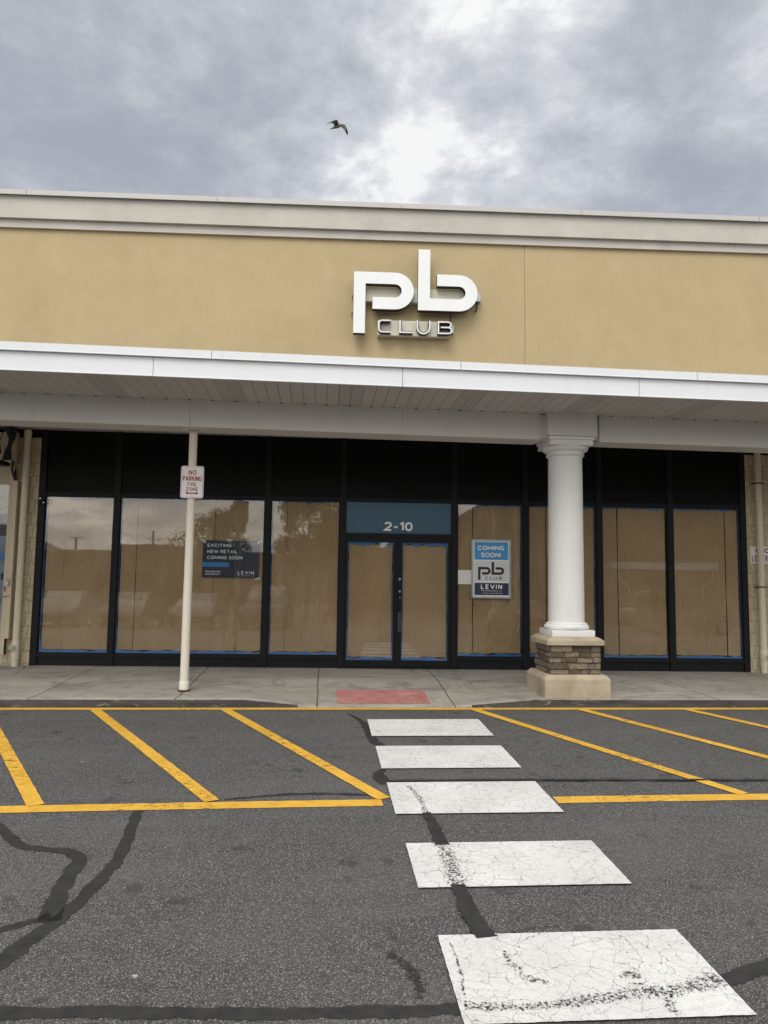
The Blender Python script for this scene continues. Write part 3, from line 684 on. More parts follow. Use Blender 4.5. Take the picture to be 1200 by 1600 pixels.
def window_fill(par, x0, x1, z0, z1, seams, seed, sides=(0, 0), top=.03, bot=.05, gy=.045):
    mb = MB(); mb.box((x0 - .01, D + gy, z0 - .01), (x1 + .01, D + gy + .006, z1 + .01)); P('window_pane', mb, M['glass'], par)
    es = [x0] + seams + [x1]; k = 0
    for a, b in zip(es[:-1], es[1:]):
        a2 = a + (.012 if k == 0 else .0) + (sides[0] if k == 0 else 0); b2 = b - (.012 + sides[1] if k == len(es) - 2 else 0)
        obj('paper_sheet', paper(a2, b2, z0 + bot, z1 - top * .7, D + gy + .03 - .004 * (k % 2) * 2 + .004, seed + k * 3.1, k > 0), M['paper'], par, smooth=60, fix=False); k += 1
    n = 40; tb = []
    for i in range(n + 1):
        x = x0 + (x1-x0)*i/n; h = .7 + .5 * noise.noise(Vector((x * 5, seed, 9)))
        tb.append((x, z0 - .005, 0, max(.25, h)))
    obj('masking_tape', tape(tb, bot + .02, D + gy + .012), M['tape'], par, fix=False)
    tb = [(x0 + (x1-x0)*i/n, z1 + .005, 0, -max(.12, .6 + .9 * noise.noise(Vector((i * .25, seed, 2))))) for i in range(n + 1)]
    obj('masking_tape', tape(tb, top + .025, D + gy + .012), M['tape'], par, fix=False)
    for s, xx in ((0, x0), (1, x1)):
        if sides[s]:
            sg = 1 if s == 0 else -1
            tb = [(xx - .004 * sg, z0 + (z1-z0)*i/n, sg * max(.2, .6 + .7 * noise.noise(Vector((i * .3, seed, 4 + s)))), 0) for i in range(n + 1)]
            obj('masking_tape', tape(tb, sides[s] + .02, D + gy + .0135), M['tape'], par, fix=False)
    mb = MB(); mb.box((x0 - .03, D + gy + .12, z0 - .03), (x1 + .03, D + gy + .14, z1 + .03)); P('backing', mb, M['header'], par)
segs = [(0, [-4.62], 1.0, (.016, .0)), (1, [-3.47, -2.22], 4.0, (.006, 0)), (2, [-1.05], 8.0, (.008, 0)), (4, [2.02], 12.0, (0, .006)), (5, [3.25], 17.0, (0, .006)), (6, [4.46], 21.0, (0, 0)), (7, [6.3], 26.0, (0, .004))]
for i, seams, seed, sides in segs:
    x0, x1 = mulx[i] + .056, mulx[i+1] - .056; z0, z1 = .376, 2.874
    mb = MB()
    for a, b in (((x0 - .006, z0 - .004), (x0 + .008, z1 + .004)), ((x1 - .008, z0 - .004), (x1 + .006, z1 + .004))): mb.box((a[0], D + .03, a[1]), (b[0], D + .045, b[1]))
    mb.box((x0 + .009, D + .031, z0 - .004), (x1 - .009, D + .044, z0 + .006)); mb.box((x0 + .009, D + .031, z1 - .006), (x1 - .009, D + .044, z1 + .004))
    w = P('window', mb, M['black']); window_fill(w, x0 + .004, x1 - .004, z0, z1, seams, seed, sides, top=.03 if i > 3 else .018)
# transom and street number
mb = MB(); mb.box((mulx[3] + .054, D + .035, 2.364), (mulx[4] - .054, D + .055, 2.876)); tr = P('transom_panel', mb, M['transom'])
t_ = stroke_text('2-10', .548, 1.022, 2.405, 2.556, D + .032, .032, .26); n_ = P('street_number', t_, M['letter'], tr, fix=False); extrude_mesh(n_, .004)
# doors
for side, (a, b, ga, gb) in enumerate(((-.072, .768, -.042, .708), (.776, 1.655, .852, 1.606))):
    mb = MB(); y0 = D + .012; y1 = D + .06
    mb.box((a, y0, .205), (ga, y1, 2.296)); mb.box((gb, y0, .205), (b, y1, 2.296)); mb.box((ga + .0005, y0 + .001, 2.216), (gb - .0005, y1 - .001, 2.296)); mb.box((ga + .0005, y0 + .001, .205), (gb - .0005, y1 - .001, .305))
    d = P('door', mb, M['black']); window_fill(d, ga, gb, .307, 2.214, [], 31.0 + side * 7, (.01, .006), top=.05, bot=.05, gy=.035)
    if side == 0:
        mb = MB(); mb.box((.715, D - .030, 1.04), (.765, D - .018, 1.33)); mb.box((.73, D - .018, 1.06), (.75, D + .012, 1.09)); mb.box((.73, D - .018, 1.28), (.75, D + .012, 1.31)); P('door_handle', mb, M['black'], d)
    else:
        mb = MB(); mb.box((.79, D + .002, .77), (.846, D + .0115, 1.08), bev=.002); P('door_handle', mb, simple('dark_bronze_plate', (.045, .045, .048), .4), d)
        for x, z, r in ((.814, 1.616, .022), (.817, 1.418, .020), (.822, 1.314, .011)):
            mb = MB(); q = [(x, D + .012, z), (x, D - .008, z)]; mb.tube(q, [r, r * .85], 16); P('lock_cylinder', mb, M['steel'], d, smooth=40)
mb = MB(); mb.box((.766, D + .014, .21), (.778, D + .05, 2.29)); P('door_astragal', mb, M['header'])
mb = MB(); mb.box((XL, D + .36, .0), (XR, D + .5, 3.97)); P('inner_wall', mb, M['header'])

# canopy in its own frame (u along, n outwards from the camera)
CZ = lambda u: -.0068 * (u + .8)
def C_(name, mb, mats, parent, **k):
    o = obj(name, mb, mats, parent, **k); o.matrix_parent_inverse = Matrix.Identity(4)
    if parent is B: o.location = (0, -D, 0); o.rotation_euler = (0, 0, AK)
    return o
UL, UR = -24.0, 26.0
mb = MB()
joints = [-2.03 + 2.93 * k for k in range(-7, 9)]
for a, b in zip([UL] + joints, joints + [UR]):
    mb.profile([(8.60, 3.925), (8.61, 3.922), (8.61, 4.17), (8.60, 4.17)], a + .003, b - .003, zf=CZ, seg=2)
    mb.profile([(8.592, 3.921), (8.625, 3.921), (8.625, 3.929), (8.592, 3.929)], a + .003, b - .003, zf=CZ, seg=2)
can = C_('canopy', mb, M['fascia'], B)
mb = MB(); joints2 = [-1.36 + 2.96 * k for k in range(-7, 9)]
for a, b in zip([UL] + joints2, joints2 + [UR]):
    mb.profile([(8.566, 4.155), (8.572, 4.150), (8.572, 4.250), (8.70, 4.268), (8.70, 4.262), (8.566, 4.247)][::-1], a + .003, b - .003, zf=CZ, seg=2)
    mb.profile([(8.56, 4.151), (8.590, 4.151), (8.590, 4.156), (8.56, 4.156)], a + .003, b - .003, zf=CZ, seg=2)
C_('drip_edge', mb, M['fascia'], can)
mb = MB(); mb.profile([(8.615, 4.0), (8.64, 4.0), (8.64, 4.235), (8.615, 4.235)], UL, UR, zf=CZ); mb.profile([(8.66, 4.22), (13.1, 4.30), (13.1, 4.26), (8.66, 4.18)], UL, UR, zf=CZ)
C_('canopy_roof', mb, M['roofing'], can)
# soffit boards with V grooves
def soffit(n0, n1, z):
    mb = MB(); pitch = .151; k0 = int((UL + 20) / pitch); u = -3.02 - pitch * 139; i = -139
    while u < 24:
        mi = 1 if (i % 10) in (1, 2) else 0
        a, b, c, d = u + .004, u + pitch - .004, u + pitch, u
        def q(x, n, dz=0): return (x, n, z + CZ(x) + dz)
        mb.face([q(a, n0), q(a, n1), q(b, n1), q(b, n0)], mi)
        mb.face([q(b, n0), q(b, n1), q(c, n1, .014), q(c, n0, .014)]); mb.face([q(d, n0, .014), q(d, n1, .014), q(a, n1), q(a, n0)])
        u += pitch; i += 1
    return mb
C_('soffit', soffit(8.605, 9.76, 3.935), [M['soffit'], M['vent']], can, fix=False)
C_('soffit', soffit(10.14, 13.0, 3.935), [M['soffit'], M['vent']], can, fix=False)
mb = MB()
bj = [-24, -17.3, -14.1, -10.9, -7.7, -4.75, -1.80, 1.02, 2.93]
def beamseg(a, b): mb.profile([(9.75, 3.572), (10.15, 3.572), (10.15, 3.965), (9.75, 3.965)], a + .002, b - .002, zf=CZ)
for a, b in zip(bj[:-1], bj[1:]): beamseg(a, b)
for a, b in zip([3.76, 4.53 - .06, 7.6, 10.6, 14, 18, 22], [4.53 - .06, 7.6, 10.6, 14, 18, 22, 26]): beamseg(a, b)
mb.box((2.931, 9.78, 3.58), (3.759, 10.12, 3.90))
C_('beam', mb, M['beam'], can)
# black toothed strip for the shade in gaps between soffit boards and beam trim
mb = MB(); up_l = []; lo_l = []; u = -3.02 - .151 * 60; i = -60
while u < 12:
    up_l += [(u, 3.9415 + CZ(u))]
    if i % 2 == 0: lo_l += [(u - .018, 3.9385 + CZ(u)), (u - .016, 3.927 + CZ(u)), (u + .016, 3.927 + CZ(u)), (u + .018, 3.9385 + CZ(u))]
    u += .151; i += 1
mb.prism(lo_l + up_l[::-1], 9.742, 9.749)
C_('soffit_gap_shade', mb, M['header'], can)

# ------------------------------------------------------------------ column
CU, CN = 3.345, 9.97
col = thing('column', 'white round column on a square brown ledge stone pedestal by the kerb', 'column', W(CU, CN, .10), AK)
def sq(mb, h, z0, z1, bev=.004): mb.box((-h, -h, z0 - .10), (h, h, z1 - .10), bev=bev)
mb = MB(); sq(mb, .338, 3.590, 3.925, .004); mb.box((-.30, -.30, 3.484), (.30, .30, 3.489)); obj('entablature_block', mb, M['beam'], col)
mb = MB(); sq(mb, .315, 3.545, 3.588, .006)
bm = bmesh.new()
prof = [(.315, 3.545), (.305, 3.53), (.295, 3.50), (.292, 3.475)]
for k, (h, z) in enumerate(prof[:-1]):
    pass
mb.box((-.300, -.300, 3.472 - .10), (.300, .300, 3.544 - .10), bev=.006)
obj('capital', mb, M['column'], col)
mb = MB(); mb.lathe([(r, z - .10) for r, z in [(.22, 3.471), (.315, 3.470), (.318, 3.455), (.305, 3.43), (.275, 3.41), (.252, 3.402), (.250, 3.375), (.262, 3.372), (.262, 3.352), (.250, 3.348), (.240, 3.335), (.22, 3.33)][::-1]], (0, 0), 56); obj('echinus', mb, M['column'], col, smooth=35)
mb = MB(); mb.lathe([(r, z - .10) for r, z in [(.243, 1.05), (.243, 1.09), (.241, 1.5), (.2395, 2.0), (.237, 2.6), (.2345, 3.1), (.232, 3.34)]], (0, 0), 64); obj('shaft', mb, M['column'], col, smooth=35)
mb = MB(); mb.lathe([(r, z - .10) for r, z in [(.28, .966), (.298, .975), (.305, .995), (.300, 1.015), (.285, 1.028), (.277, 1.032), (.277, 1.045), (.262, 1.055), (.25, 1.06)]], (0, 0), 56); sq(mb, .293, .880, .965, .005); obj('column_base', mb, M['column'], col, smooth=35)
mb = MB(); ped = MB()
def taper(mb, h0, h1, h2, z0, z1, z2):
    bm = bmesh.new(); rings = [[bm.verts.new((sx * h, sy * h, z - .10)) for sx, sy in ((-1, -1), (1, -1), (1, 1), (-1, 1))] for h, z in ((h0, z0), (h1, z1), (h2, z2))]
    for a, b in zip(rings[:-1], rings[1:]):
        for k in range(4): bm.faces.new((a[k], a[(k+1) % 4], b[(k+1) % 4], b[k]))
    bm.faces.new(rings[0][::-1]); bm.faces.new(rings[-1])
    bmesh.ops.bevel(bm, geom=bm.edges[:], offset=.006, segments=2, affect='EDGES'); mb.addbm(bm)
taper(ped, .388, .388, .325, .772, .835, .879); obj('pedestal_cap', ped, M['caststone'], col)
pl = MB(); taper(pl, .442, .442, .395, .095, .335, .392); obj('plinth', pl, M['caststone'], col)
rs = random.Random(5); mb = MB(); z = .394
mb.box((-.315, -.315, .393 - .10), (.315, .315, .771 - .10))
rowsz = [.062, .085, .07, .066, .09]; tot = .377; zz_ = .394; rowsz = [r * tot / sum(rowsz) for r in rowsz]
for rh in rowsz:
    for side in range(4):
        a = -.338
        while a < .33:
            L_ = rs.uniform(.10, .34); b = min(.338, a + L_)
            if .338 - b < .07: b = .338
            pz0, pz1 = zz_ + .003, zz_ + rh - .003; dp = rs.uniform(.330, .352)
            bm = bmesh.new(); bmesh.ops.create_cube(bm, size=1)
            for v in bm.verts: v.co = Vector(((a + b)/2 + v.co.x * (b - a - .006), -(dp + .28)/2 + v.co.y * (dp - .28), (pz0 + pz1)/2 - .10 + v.co.z * (pz1 - pz0)))
            bmesh.ops.subdivide_edges(bm, edges=bm.edges[:], cuts=2, use_grid_fill=True)
            bmesh.ops.bevel(bm, geom=[e for e in bm.edges if e.calc_face_angle(0) > 1], offset=.006, segments=2, affect='EDGES')
            for v in bm.verts:
                v.co += Vector((rs.uniform(-.0025, .0025), rs.uniform(-.005, .005), rs.uniform(-.0025, .0025)))
            bmesh.ops.rotate(bm, verts=bm.verts[:], cent=(0, 0, 0), matrix=Matrix.Rotation(side * pi / 2, 3, 'Z'))
            mb.addbm(bm); a = b
    zz_ += rh
obj('stone_pedestal', mb, M['stone'], col, smooth=50)

# ------------------------------------------------------------------ pole and no-parking sign
PU, PN = -1.793, 10.03
pole = thing('steel_pole', 'cream painted round steel post with rusty foot holding up the canopy', 'pole', W(PU, PN, .10), AK)
mb = MB(); mb.lathe([(.056, .02), (.056, 1.2), (.054, 3.478)], (0, 0), 32); obj('post', mb, M['polepaint'], pole, smooth=40)
mb = MB(); mb.lathe([(.064, .022), (.064, .135), (.060, .142), (.05, .143)], (0, 0), 32); obj('foot_sleeve', mb, M['polepaint'], pole, smooth=40)
mb = MB(); n = 18; mb.face([(.085 * cos(2*pi*k/n) * rs.uniform(.75, 1.25), .07 * sin(2*pi*k/n) * rs.uniform(.8, 1.2), .0213) for k in range(n)]); mb.lathe([(.068, .017), (.068, .032), (.06, .036)], (0, 0), 24); obj('rust_stain', mb, M['rust'], pole)
mb = MB(); mb.lathe([(.075, 3.455), (.075, 3.47)], (0, 0), 24); obj('top_plate', mb, M['beam'], pole)
sg = thing('parking_sign', 'white and red metal sign reading NO PARKING FIRE ZONE on the cream post', 'sign', W(-1.7755, PN - .068, 2.87), AK)
def roundrect(w, h, r, n=5):
    return arc(w/2 - r, h/2 - r, r, 0, 90, n) + arc(-w/2 + r, h/2 - r, r, 90, 180, n) + arc(-w/2 + r, -h/2 + r, r, 180, 270, n) + arc(w/2 - r, -h/2 + r, r, 270, 360, n)
mb = MB(); mb.prism(roundrect(.302, .434, .03), 0, .003); obj('sign_plate', mb, M['signwhite'], sg)
mb = MB(); o_ = roundrect(.282, .414, .024); i_ = roundrect(.274, .406, .021)
for k in range(len(o_)):
    l = (k + 1) % len(o_); mb.face([(o_[k][0], -.0015, o_[k][1]), (o_[l][0], -.0015, o_[l][1]), (i_[l][0], -.0015, i_[l][1]), (i_[k][0], -.0015, i_[k][1])])
obj('border', mb, M['red'], sg)
mb = MB()
for s_, x0, x1, z0, z1, bd in (('NO', -.052, .055, .095, .164, .0115), ('PARKING', -.126, .126, .012, .082, .0105), ('FIRE', -.060, .060, -.058, -.006, .008), ('ZONE', -.080, .082, -.122, -.070, .008)):
    stroke_text(s_, x0, x1, z0, z1, -.0016, bd, .36, mb=mb)
obj('lettering', mb, M['red'], sg, fix=False)
mb = MB(); mb.prism([(-.088, -.150), (-.052, -.128), (-.052, -.142), (.052, -.142), (.052, -.128), (.088, -.150), (.052, -.172), (.052, -.158), (-.052, -.158), (-.052, -.172)], -.0022, -.0012); obj('arrow', mb, M['red'], sg)
for z in (.182, -.186):
    mb = MB(); mb.tube([(0, .0, z), (0, -.006, z)], .007, 8); obj('bolt', mb, M['steel'], sg)
for z in (.15, -.15): mb = MB(); mb.box((-.062, .0035, z - .012), (.062, .013, z + .012)); obj('bracket', mb, M['steel'], sg)

# ------------------------------------------------------------------ wall sign: pb CLUB
ws = thing('wall_sign', 'large white channel letter sign reading pb CLUB high on the tan stucco', 'shop sign', (1.0, D, 6.3))
yo = D - .25
# letters measured at the plane 0.25 m in front of the wall
def S_(name, mb, mats, **k): return obj(name, off(mb, (1.0, D, 6.3)), mats, ws, **k)
for o_, in ((P_OUT,), (B_OUT,)):
    mb = MB(); mb.prism(o_, yo, D - .13, 0, 1); ob = S_('letter', mb, [M['signface'], M['signside']])
    mb = MB(); ring = o_
    # thin dark retainer edge around the face
    cx = sum(p[0] for p in ring) / len(ring)
CL = club(w=.022); CB = club(w=.034); CLy = D - .235
for grp, bk in zip(CL, CB):
    mb = MB()
    for k, s_ in enumerate(grp): mb.prism(s_, CLy - .001 * k, CLy + .006, 0, 1)
    for k, s_ in enumerate(bk): mb.prism(s_, CLy + .004 - .0006 * k, D - .14 + .001 * k, 1, 1)
    S_('small_letter', mb, [M['signface'], M['signside']])
mb = MB(); mb.box((.13, D - .12, 6.235), (1.90, D, 6.475), bev=.004); S_('raceway', mb, M['raceway'])
mb = MB(); mb.box((.385, D - .13, 5.655), (1.60, D, 5.915), bev=.004); mb.box((.94, D - .1305, 5.652), (1.09, D - .06, 5.6545), 0); S_('raceway', mb, M['raceway'])
mb = MB(); mb.box((2.03, D - .09, 6.30), (2.12, D, 6.44), bev=.005); S_('junction_box', mb, M['steel'])
mb = MB(); mb.box((1.63, D - .08, 5.74), (1.67, D, 5.88), bev=.005); S_('junction_box', mb, M['steel'])
for pts, rr in (([(2.06, D - .04, 6.30), (2.065, D - .04, 6.18), (2.055, D - .04, 6.15), (2.03, D - .03, 6.14)], .012), ([(1.615, D - .05, 6.24), (1.615, D - .05, 5.89)], .010), ([(1.90, D-.04, 6.36), (2.03, D-.04, 6.36)], .014)):
    mb = MB(); mb.tube(pts, rr); S_('conduit', mb, M['dirty'])
for z in (6.32, 6.03): mb = MB(); mb.tube([(-.045, D, z), (-.045, D - .12, z), (.03, D - .12, z)], .007); S_('stand_off_bolt', mb, M['dirty'])

# ------------------------------------------------------------------ posters
def Q(th, c): return lambda name, mb, mats, **k: obj(name, off(mb, c), mats, th, **k)
c = (-1.94, D + .055, 1.60); po = thing('window_poster', 'dark navy poster reading EXCITING NEW RETAIL COMING SOON behind the shop glass', 'poster', c); q_ = Q(po, c)
mb = MB(); mb.box((-2.398, D + .0545, 1.602), (-1.482, D + .0555, 2.203)); q_('poster_sheet', mb, M['poster'])
mb = MB(); yy = D + .0538
for s_, x1, z0, z1 in (('EXCITING', -1.935, 2.095, 2.152), ('NEW RETAIL', -1.835, 1.995, 2.052), ('COMING SOON', -1.752, 1.897, 1.955)): stroke_text(s_, -2.325, x1, z0, z1, yy, .0125, .30, mb=mb)
text_mesh('800.488.0768', -2.345, -2.10, 1.684, 1.710, yy, .03, mb=mb); text_mesh('levinmgt.com', -2.345, -2.11, 1.640, 1.672, yy, .03, mb=mb)
stroke_text('LEVIN', -1.825, -1.558, 1.655, 1.714, yy, .012, .5, mb=mb); text_mesh('MANAGEMENT', -1.76, -1.62, 1.628, 1.640, yy, .02, mb=mb, spacing=1.4)
q_('lettering', mb, M['letter'], fix=False)
for a, b in ((-1.825, -1.785), (-1.60, -1.558)): mb = MB(); mb.box((a, yy, 1.631), (b, yy + .0004, 1.636)); q_('rule', mb, M['letter'])
mb = MB(); mb.box((-2.398, yy, 1.775), (-1.965, yy + .0005, 1.848)); q_('blue_bar', mb, M['cyan'])
for x, z, a in ((-1.48, 2.19, .5), (-1.965, 2.215, 0), (-2.39, 2.19, -.5), (-1.50, 1.59, .2)):
    dx, dz = .045 * cos(a), .045 * sin(a); nx, nz = -sin(a) * .018, cos(a) * .018
    mb = MB(); mb.face([(x - dx + nx, yy - .001, z - dz + nz), (x - dx - nx, yy - .001, z - dz - nz), (x + dx - nx, yy - .001, z + dz - nz), (x + dx + nx, yy - .001, z + dz + nz)]); q_('clear_tape', mb, M['sheet'], fix=False)
c = (2.318, D, 1.32); fs = thing('framed_sign', 'silver framed sign reading COMING SOON pb CLUB LEVIN fixed on the shop window', 'sign', c); q_ = Q(fs, c)
fx0, fx1, fz0, fz1 = 1.995, 2.648, 1.322, 2.290
mb = MB()
for a, b in (((fx0, fz0), (fx0 + .03, fz1)), ((fx1 - .03, fz0), (fx1, fz1)), ((fx0 + .0305, fz0), (fx1 - .0305, fz0 + .03)), ((fx0 + .0305, fz1 - .03), (fx1 - .0305, fz1))): mb.box((a[0], D - .022, a[1]), (b[0], D + .03, b[1]), bev=.004)
q_('sign_frame', mb, M['alum'])
mb = MB(); mb.box((fx0 + .02, D - .006, fz0 + .02), (fx1 - .02, D + .02, fz1 - .02)); q_('sign_panel', mb, M['signface'])
ix0, ix1 = fx0 + .05, fx1 - .05; yy = D - .0072
mb = MB(); mb.box((ix0, yy, 1.955), (ix1, yy + .001, 2.245)); q_('blue_band', mb, M['cyan'])
mb = MB(); mb.box((ix0, yy, 1.600), (ix1, yy + .001, 1.935)); q_('grey_band', mb, M['grey'])
mb = MB(); mb.box((ix0, yy, 1.375), (ix1 + .012, yy + .001, 1.575)); q_('navy_band', mb, M['navy'])
mb = MB(); yt = D - .0082
stroke_text('COMING', 2.095, 2.535, 2.112, 2.187, yt, .0150, .30, mb=mb); stroke_text('SOON!', 2.150, 2.480, 1.996, 2.073, yt, .0150, .30, mb=mb)
stroke_text('LEVIN', 2.150, 2.500, 1.473, 1.553, yt, .0155, .5, mb=mb); text_mesh('THE MANAGEMENT CO.', 2.155, 2.505, 1.440, 1.453, yt, .02, mb=mb, spacing=1.3); text_mesh('levinmgt.com 800.488.0768', 2.17, 2.50, 1.402, 1.414, yt, .02, mb=mb, spacing=1.1)
q_('lettering', mb, M['letter'], fix=False)
k = .2055; fz = lambda p: (2.102 + (p[0] + .02) * k * 1.02, 1.625 + (p[1] - 5.643) * k * .98)
mb = MB(); mb.prism([fz(p) for p in P_OUT], yt, yt + .0006); mb.prism([fz(p) for p in B_OUT], yt, yt + .0006)
for grp in club(.225, 2.222, 1.630, .0095):
    for k_, s_ in enumerate(grp): mb.prism(s_, yt - .0001 * k_, yt + .0006)
q_('logo', mb, M['ink'])
c = (1.86, D + .04, 1.55); nt = thing('paper_notice', 'small white permit sheet taped to the glass beside the framed sign', 'notice', c); q_ = Q(nt, c)
mb = MB(); mb.box((1.772, D + .040, 1.548), (2.01, D + .0412, 1.782)); q_('notice_sheet', mb, M['sheet'])
mb = MB(); rs2 = random.Random(3)
for i in range(8):
    z = 1.745 - i * .022; x = 1.80 + rs2.uniform(0, .02)
    while x < 1.96:
        w = rs2.uniform(.008, .03)
        if rs2.random() < .7: mb.box((x, D + .0392, z), (x + w, D + .0396, z + (.008 if i < 2 else .004)))
        x += w + .008
q_('print', mb, M['grey'])

# ------------------------------------------------------------------ pipes and wall bits
def pipe(x, r, zt, label, clamps, clean, joints):
    t = thing('drain_pipe', label, 'drain pipe', (x, D - .09, .165), 0)
    y = D - .09; f = lambda nm, mb, m, **k: obj(nm, off(mb, (x, y, .165)), m, t, **k)
    mb = MB(); mb.lathe([(r, .165), (r, zt)], (x, y), 28); f('pipe_length', mb, M['pipe'], smooth=40)
    for z in joints: mb = MB(); mb.lathe([(r + .001, z - .05), (r + .009, z - .048), (r + .009, z + .048), (r + .001, z + .05)], (x, y), 28); f('pipe_coupling', mb, M['pipe'], smooth=40)
    for z in clamps:
        mb = MB(); mb.lathe([(r + .001, z - .010), (r + .006, z - .010), (r + .006, z + .010), (r + .001, z + .010)], (x, y), 28); mb.box((x + r, y - .004, z - .010), (x + r + .05, y + .004, z + .010)); mb.box((x - r - .03, y + .0, z - .008), (x - r, y + .09, z + .008)); f('pipe_clamp', mb, M['dirty'] if clean[2] else M['beige'], smooth=40)
    mb = MB(); mb.lathe([(r + .004, clean[1] - .10), (r + .010, clean[1] - .09), (r + .010, clean[1] + .09), (r + .004, clean[1] + .10)], (x, y), 28); mb.tube([(x + clean[0], y - r + .01, clean[1]), (x + clean[0], y - r - .035, clean[1])], .046, 20); f('cleanout_tee', mb, M['pipe'], smooth=40)
    mb = MB(); mb.tube([(x + clean[0], y - r - .036, clean[1]), (x + clean[0], y - r - .050, clean[1])], .036, 20); mb.box((x + clean[0] - .012, y - r - .062, clean[1] - .012), (x + clean[0] + .012, y - r - .050, clean[1] + .012)); f('cleanout_cap', mb, M['steel'], smooth=40)
    return t
def atp(z): return 1.6 + (z - 1.6) * (D - .09) / D
pipe(-5.225, .050, 3.93, 'cream drain pipe on the beige block pier left of the black shop front', [3.19, 1.575], (-.02, .47, False), [.33, 3.86])
pipe(6.82, .050, 3.93, 'cream drain pipe with black clamps on the block wall right of the shop front', [3.30, 1.57], (.045, .44, True), [3.62, 1.75, .33])
lo = thing('wall_notice', 'white metal sign reading NO LOITERING behind the drain pipe on the right', 'sign', (6.92, D - .006, 2.11)); q_ = Q(lo, (6.92, D - .006, 2.11))
mb = MB(); mb.box((6.695, D - .008, 1.960), (7.145, D - .002, 2.245), bev=.001); q_('sign_plate', mb, M['signwhite'])
mb = MB(); stroke_text('NO', 6.79, 7.05, 2.135, 2.218, D - .0095, .02, .4, mb=mb); stroke_text('LOITERING', 6.715, 7.125, 1.99, 2.10, D - .0095, .014, .36, mb=mb); q_('lettering', mb, M['red'], fix=False)
# roller shutter guide with padlock, left of the pier
c = (-5.375, D, .62); gd = thing('shutter_guide', 'beige steel roller shutter guide rail beside the left drain pipe', 'shutter rail', c); q_ = Q(gd, c)
mb = MB(); mb.box((-5.402, D - .11, .60), (-5.335, D, 3.10), bev=.004); q_('rail', mb, M['beige'])
mb = MB(); mb.box((-5.475, D - .085, .35), (-5.408, D - .002, 3.33), bev=.004); q_('guide_channel', mb, M['beige'])
mb = MB(); mb.box((-5.408, D - .08, .36), (-5.402, D - .03, 3.3)); q_('slot', mb, M['header'])
mb = MB(); mb.tube([(-5.41, D - .13, 1.50), (-5.39, D - .135, 1.56), (-5.36, D - .13, 1.50)], .006); q_('padlock_shackle', mb, M['steel'])
mb = MB(); mb.box((-5.425, D - .15, 1.43), (-5.365, D - .12, 1.50), bev=.008); q_('padlock', mb, M['steel'])
mb = MB(); mb.tube([(-5.45, D - .10, 1.40), (-5.43, D - .13, 1.38), (-5.44, D - .11, 1.34)], .010); mb.tube([(-5.47, D - .1, 1.26), (-5.42, D - .12, 1.25), (-5.36, D - .11, 1.27)], .006); q_('hasp', mb, M['rust'])
c = (-7.4, D, 3.35); sh = thing('shutter_housing', 'beige roller shutter box over the neighbouring shop window on the far left', 'shutter box', c); q_ = Q(sh, c)
mb = MB(); mb.box((-9.45, D - .22, 3.42), (-5.52, D, 3.86), bev=.01); q_('housing', mb, M['beige'])
mb = MB(); mb.box((-9.45, D - .16, 3.345), (-5.52, D - .02, 3.418)); q_('slot', mb, M['header'])
mb = MB(); mb.prism([(-5.515, 3.40), (-5.40, 3.36), (-5.385, 3.88), (-5.515, 3.90)], D - .24, D - .02); q_('end_plate', mb, M['beige'])
c = (-5.42, D - .25, 3.35); cb_ = thing('cable_bundle', 'tangled black cable bundle hanging on the shutter box end', 'cables', c); q_ = Q(cb_, c); mb = MB(); rs3 = random.Random(2)
for i in range(9):
    x = -5.47 + i * .014; pts = [(x + rs3.uniform(-.02, .02) * (j % 2) + .05 * sin(j * .7 + i * .2), D - .27 - rs3.uniform(0, .04), 3.92 - j * .085 + rs3.uniform(-.01, .01)) for j in range(7)]; mb.tube(pts, .017, 7)
mb.tube([(-5.36, D - .25, 3.40), (-5.375, D - .24, 3.25), (-5.37, D - .13, 3.12)], .022, 7)
mb.tube([(-5.40, D - .26, 3.95), (-5.52, D - .28, 3.90), (-5.575, D - .29, 3.7), (-5.55, D - .28, 3.5)], .012, 7)
q_('cables', mb, M['dirty'], smooth=60)
c = (-4.97, D, 2.78); sn = thing('door_sensor', 'small black alarm sensor with looped wire on the left jamb', 'sensor', c); q_ = Q(sn, c)
mb = MB(); mb.box((-5.01, D - .035, 2.75), (-4.95, D, 2.83), bev=.006); q_('sensor_body', mb, M['black'])
for a_, b_ in (((-4.955, D - .037, 2.755), (-4.935, D - .02, 2.775)), ((-5.01, D - .037, 2.82), (-4.99, D - .02, 2.84))): mb = MB(); mb.box(a_, b_); q_('sensor_clip', mb, M['letter'])
mb = MB(); mb.tube([(-4.93, D - .01, 2.83)] + [(-4.915 + .045 * sin(a), D - .015, 2.78 + .045 * cos(a)) for a in [k * .35 for k in range(10)]], .004, 6); mb.tube([(-5.0, D - .02, 2.82), (-5.04, D - .03, 2.79), (-5.055, D - .03, 2.74)], .004, 6); q_('wire', mb, M['dirty'])
# poster in the neighbour's window
c = (-6.4, D + .07, .6); np_ = thing('shop_poster', 'white and blue poster in the neighbouring shop window at the left edge', 'poster', c); q_ = Q(np_, c)
mb = MB(); mb.box((-7.4, D + .060, .60), (-5.53, D + .064, 2.22)); q_('poster_sheet', mb, simple('pale_blue_print', (.30, .38, .48), .5, var=.5, scale=1.3))
mb = MB(); mb.box((-7.4, D + .0595, 1.85), (-5.53, D + .0598, 1.95)); q_('blue_bar', mb, M['cyan'])
mb = MB(); text_mesh('food', -6.0, -5.545, 1.52, 1.64, D + .0592, .03, mb=mb); q_('lettering', mb, M['navy'], fix=False)

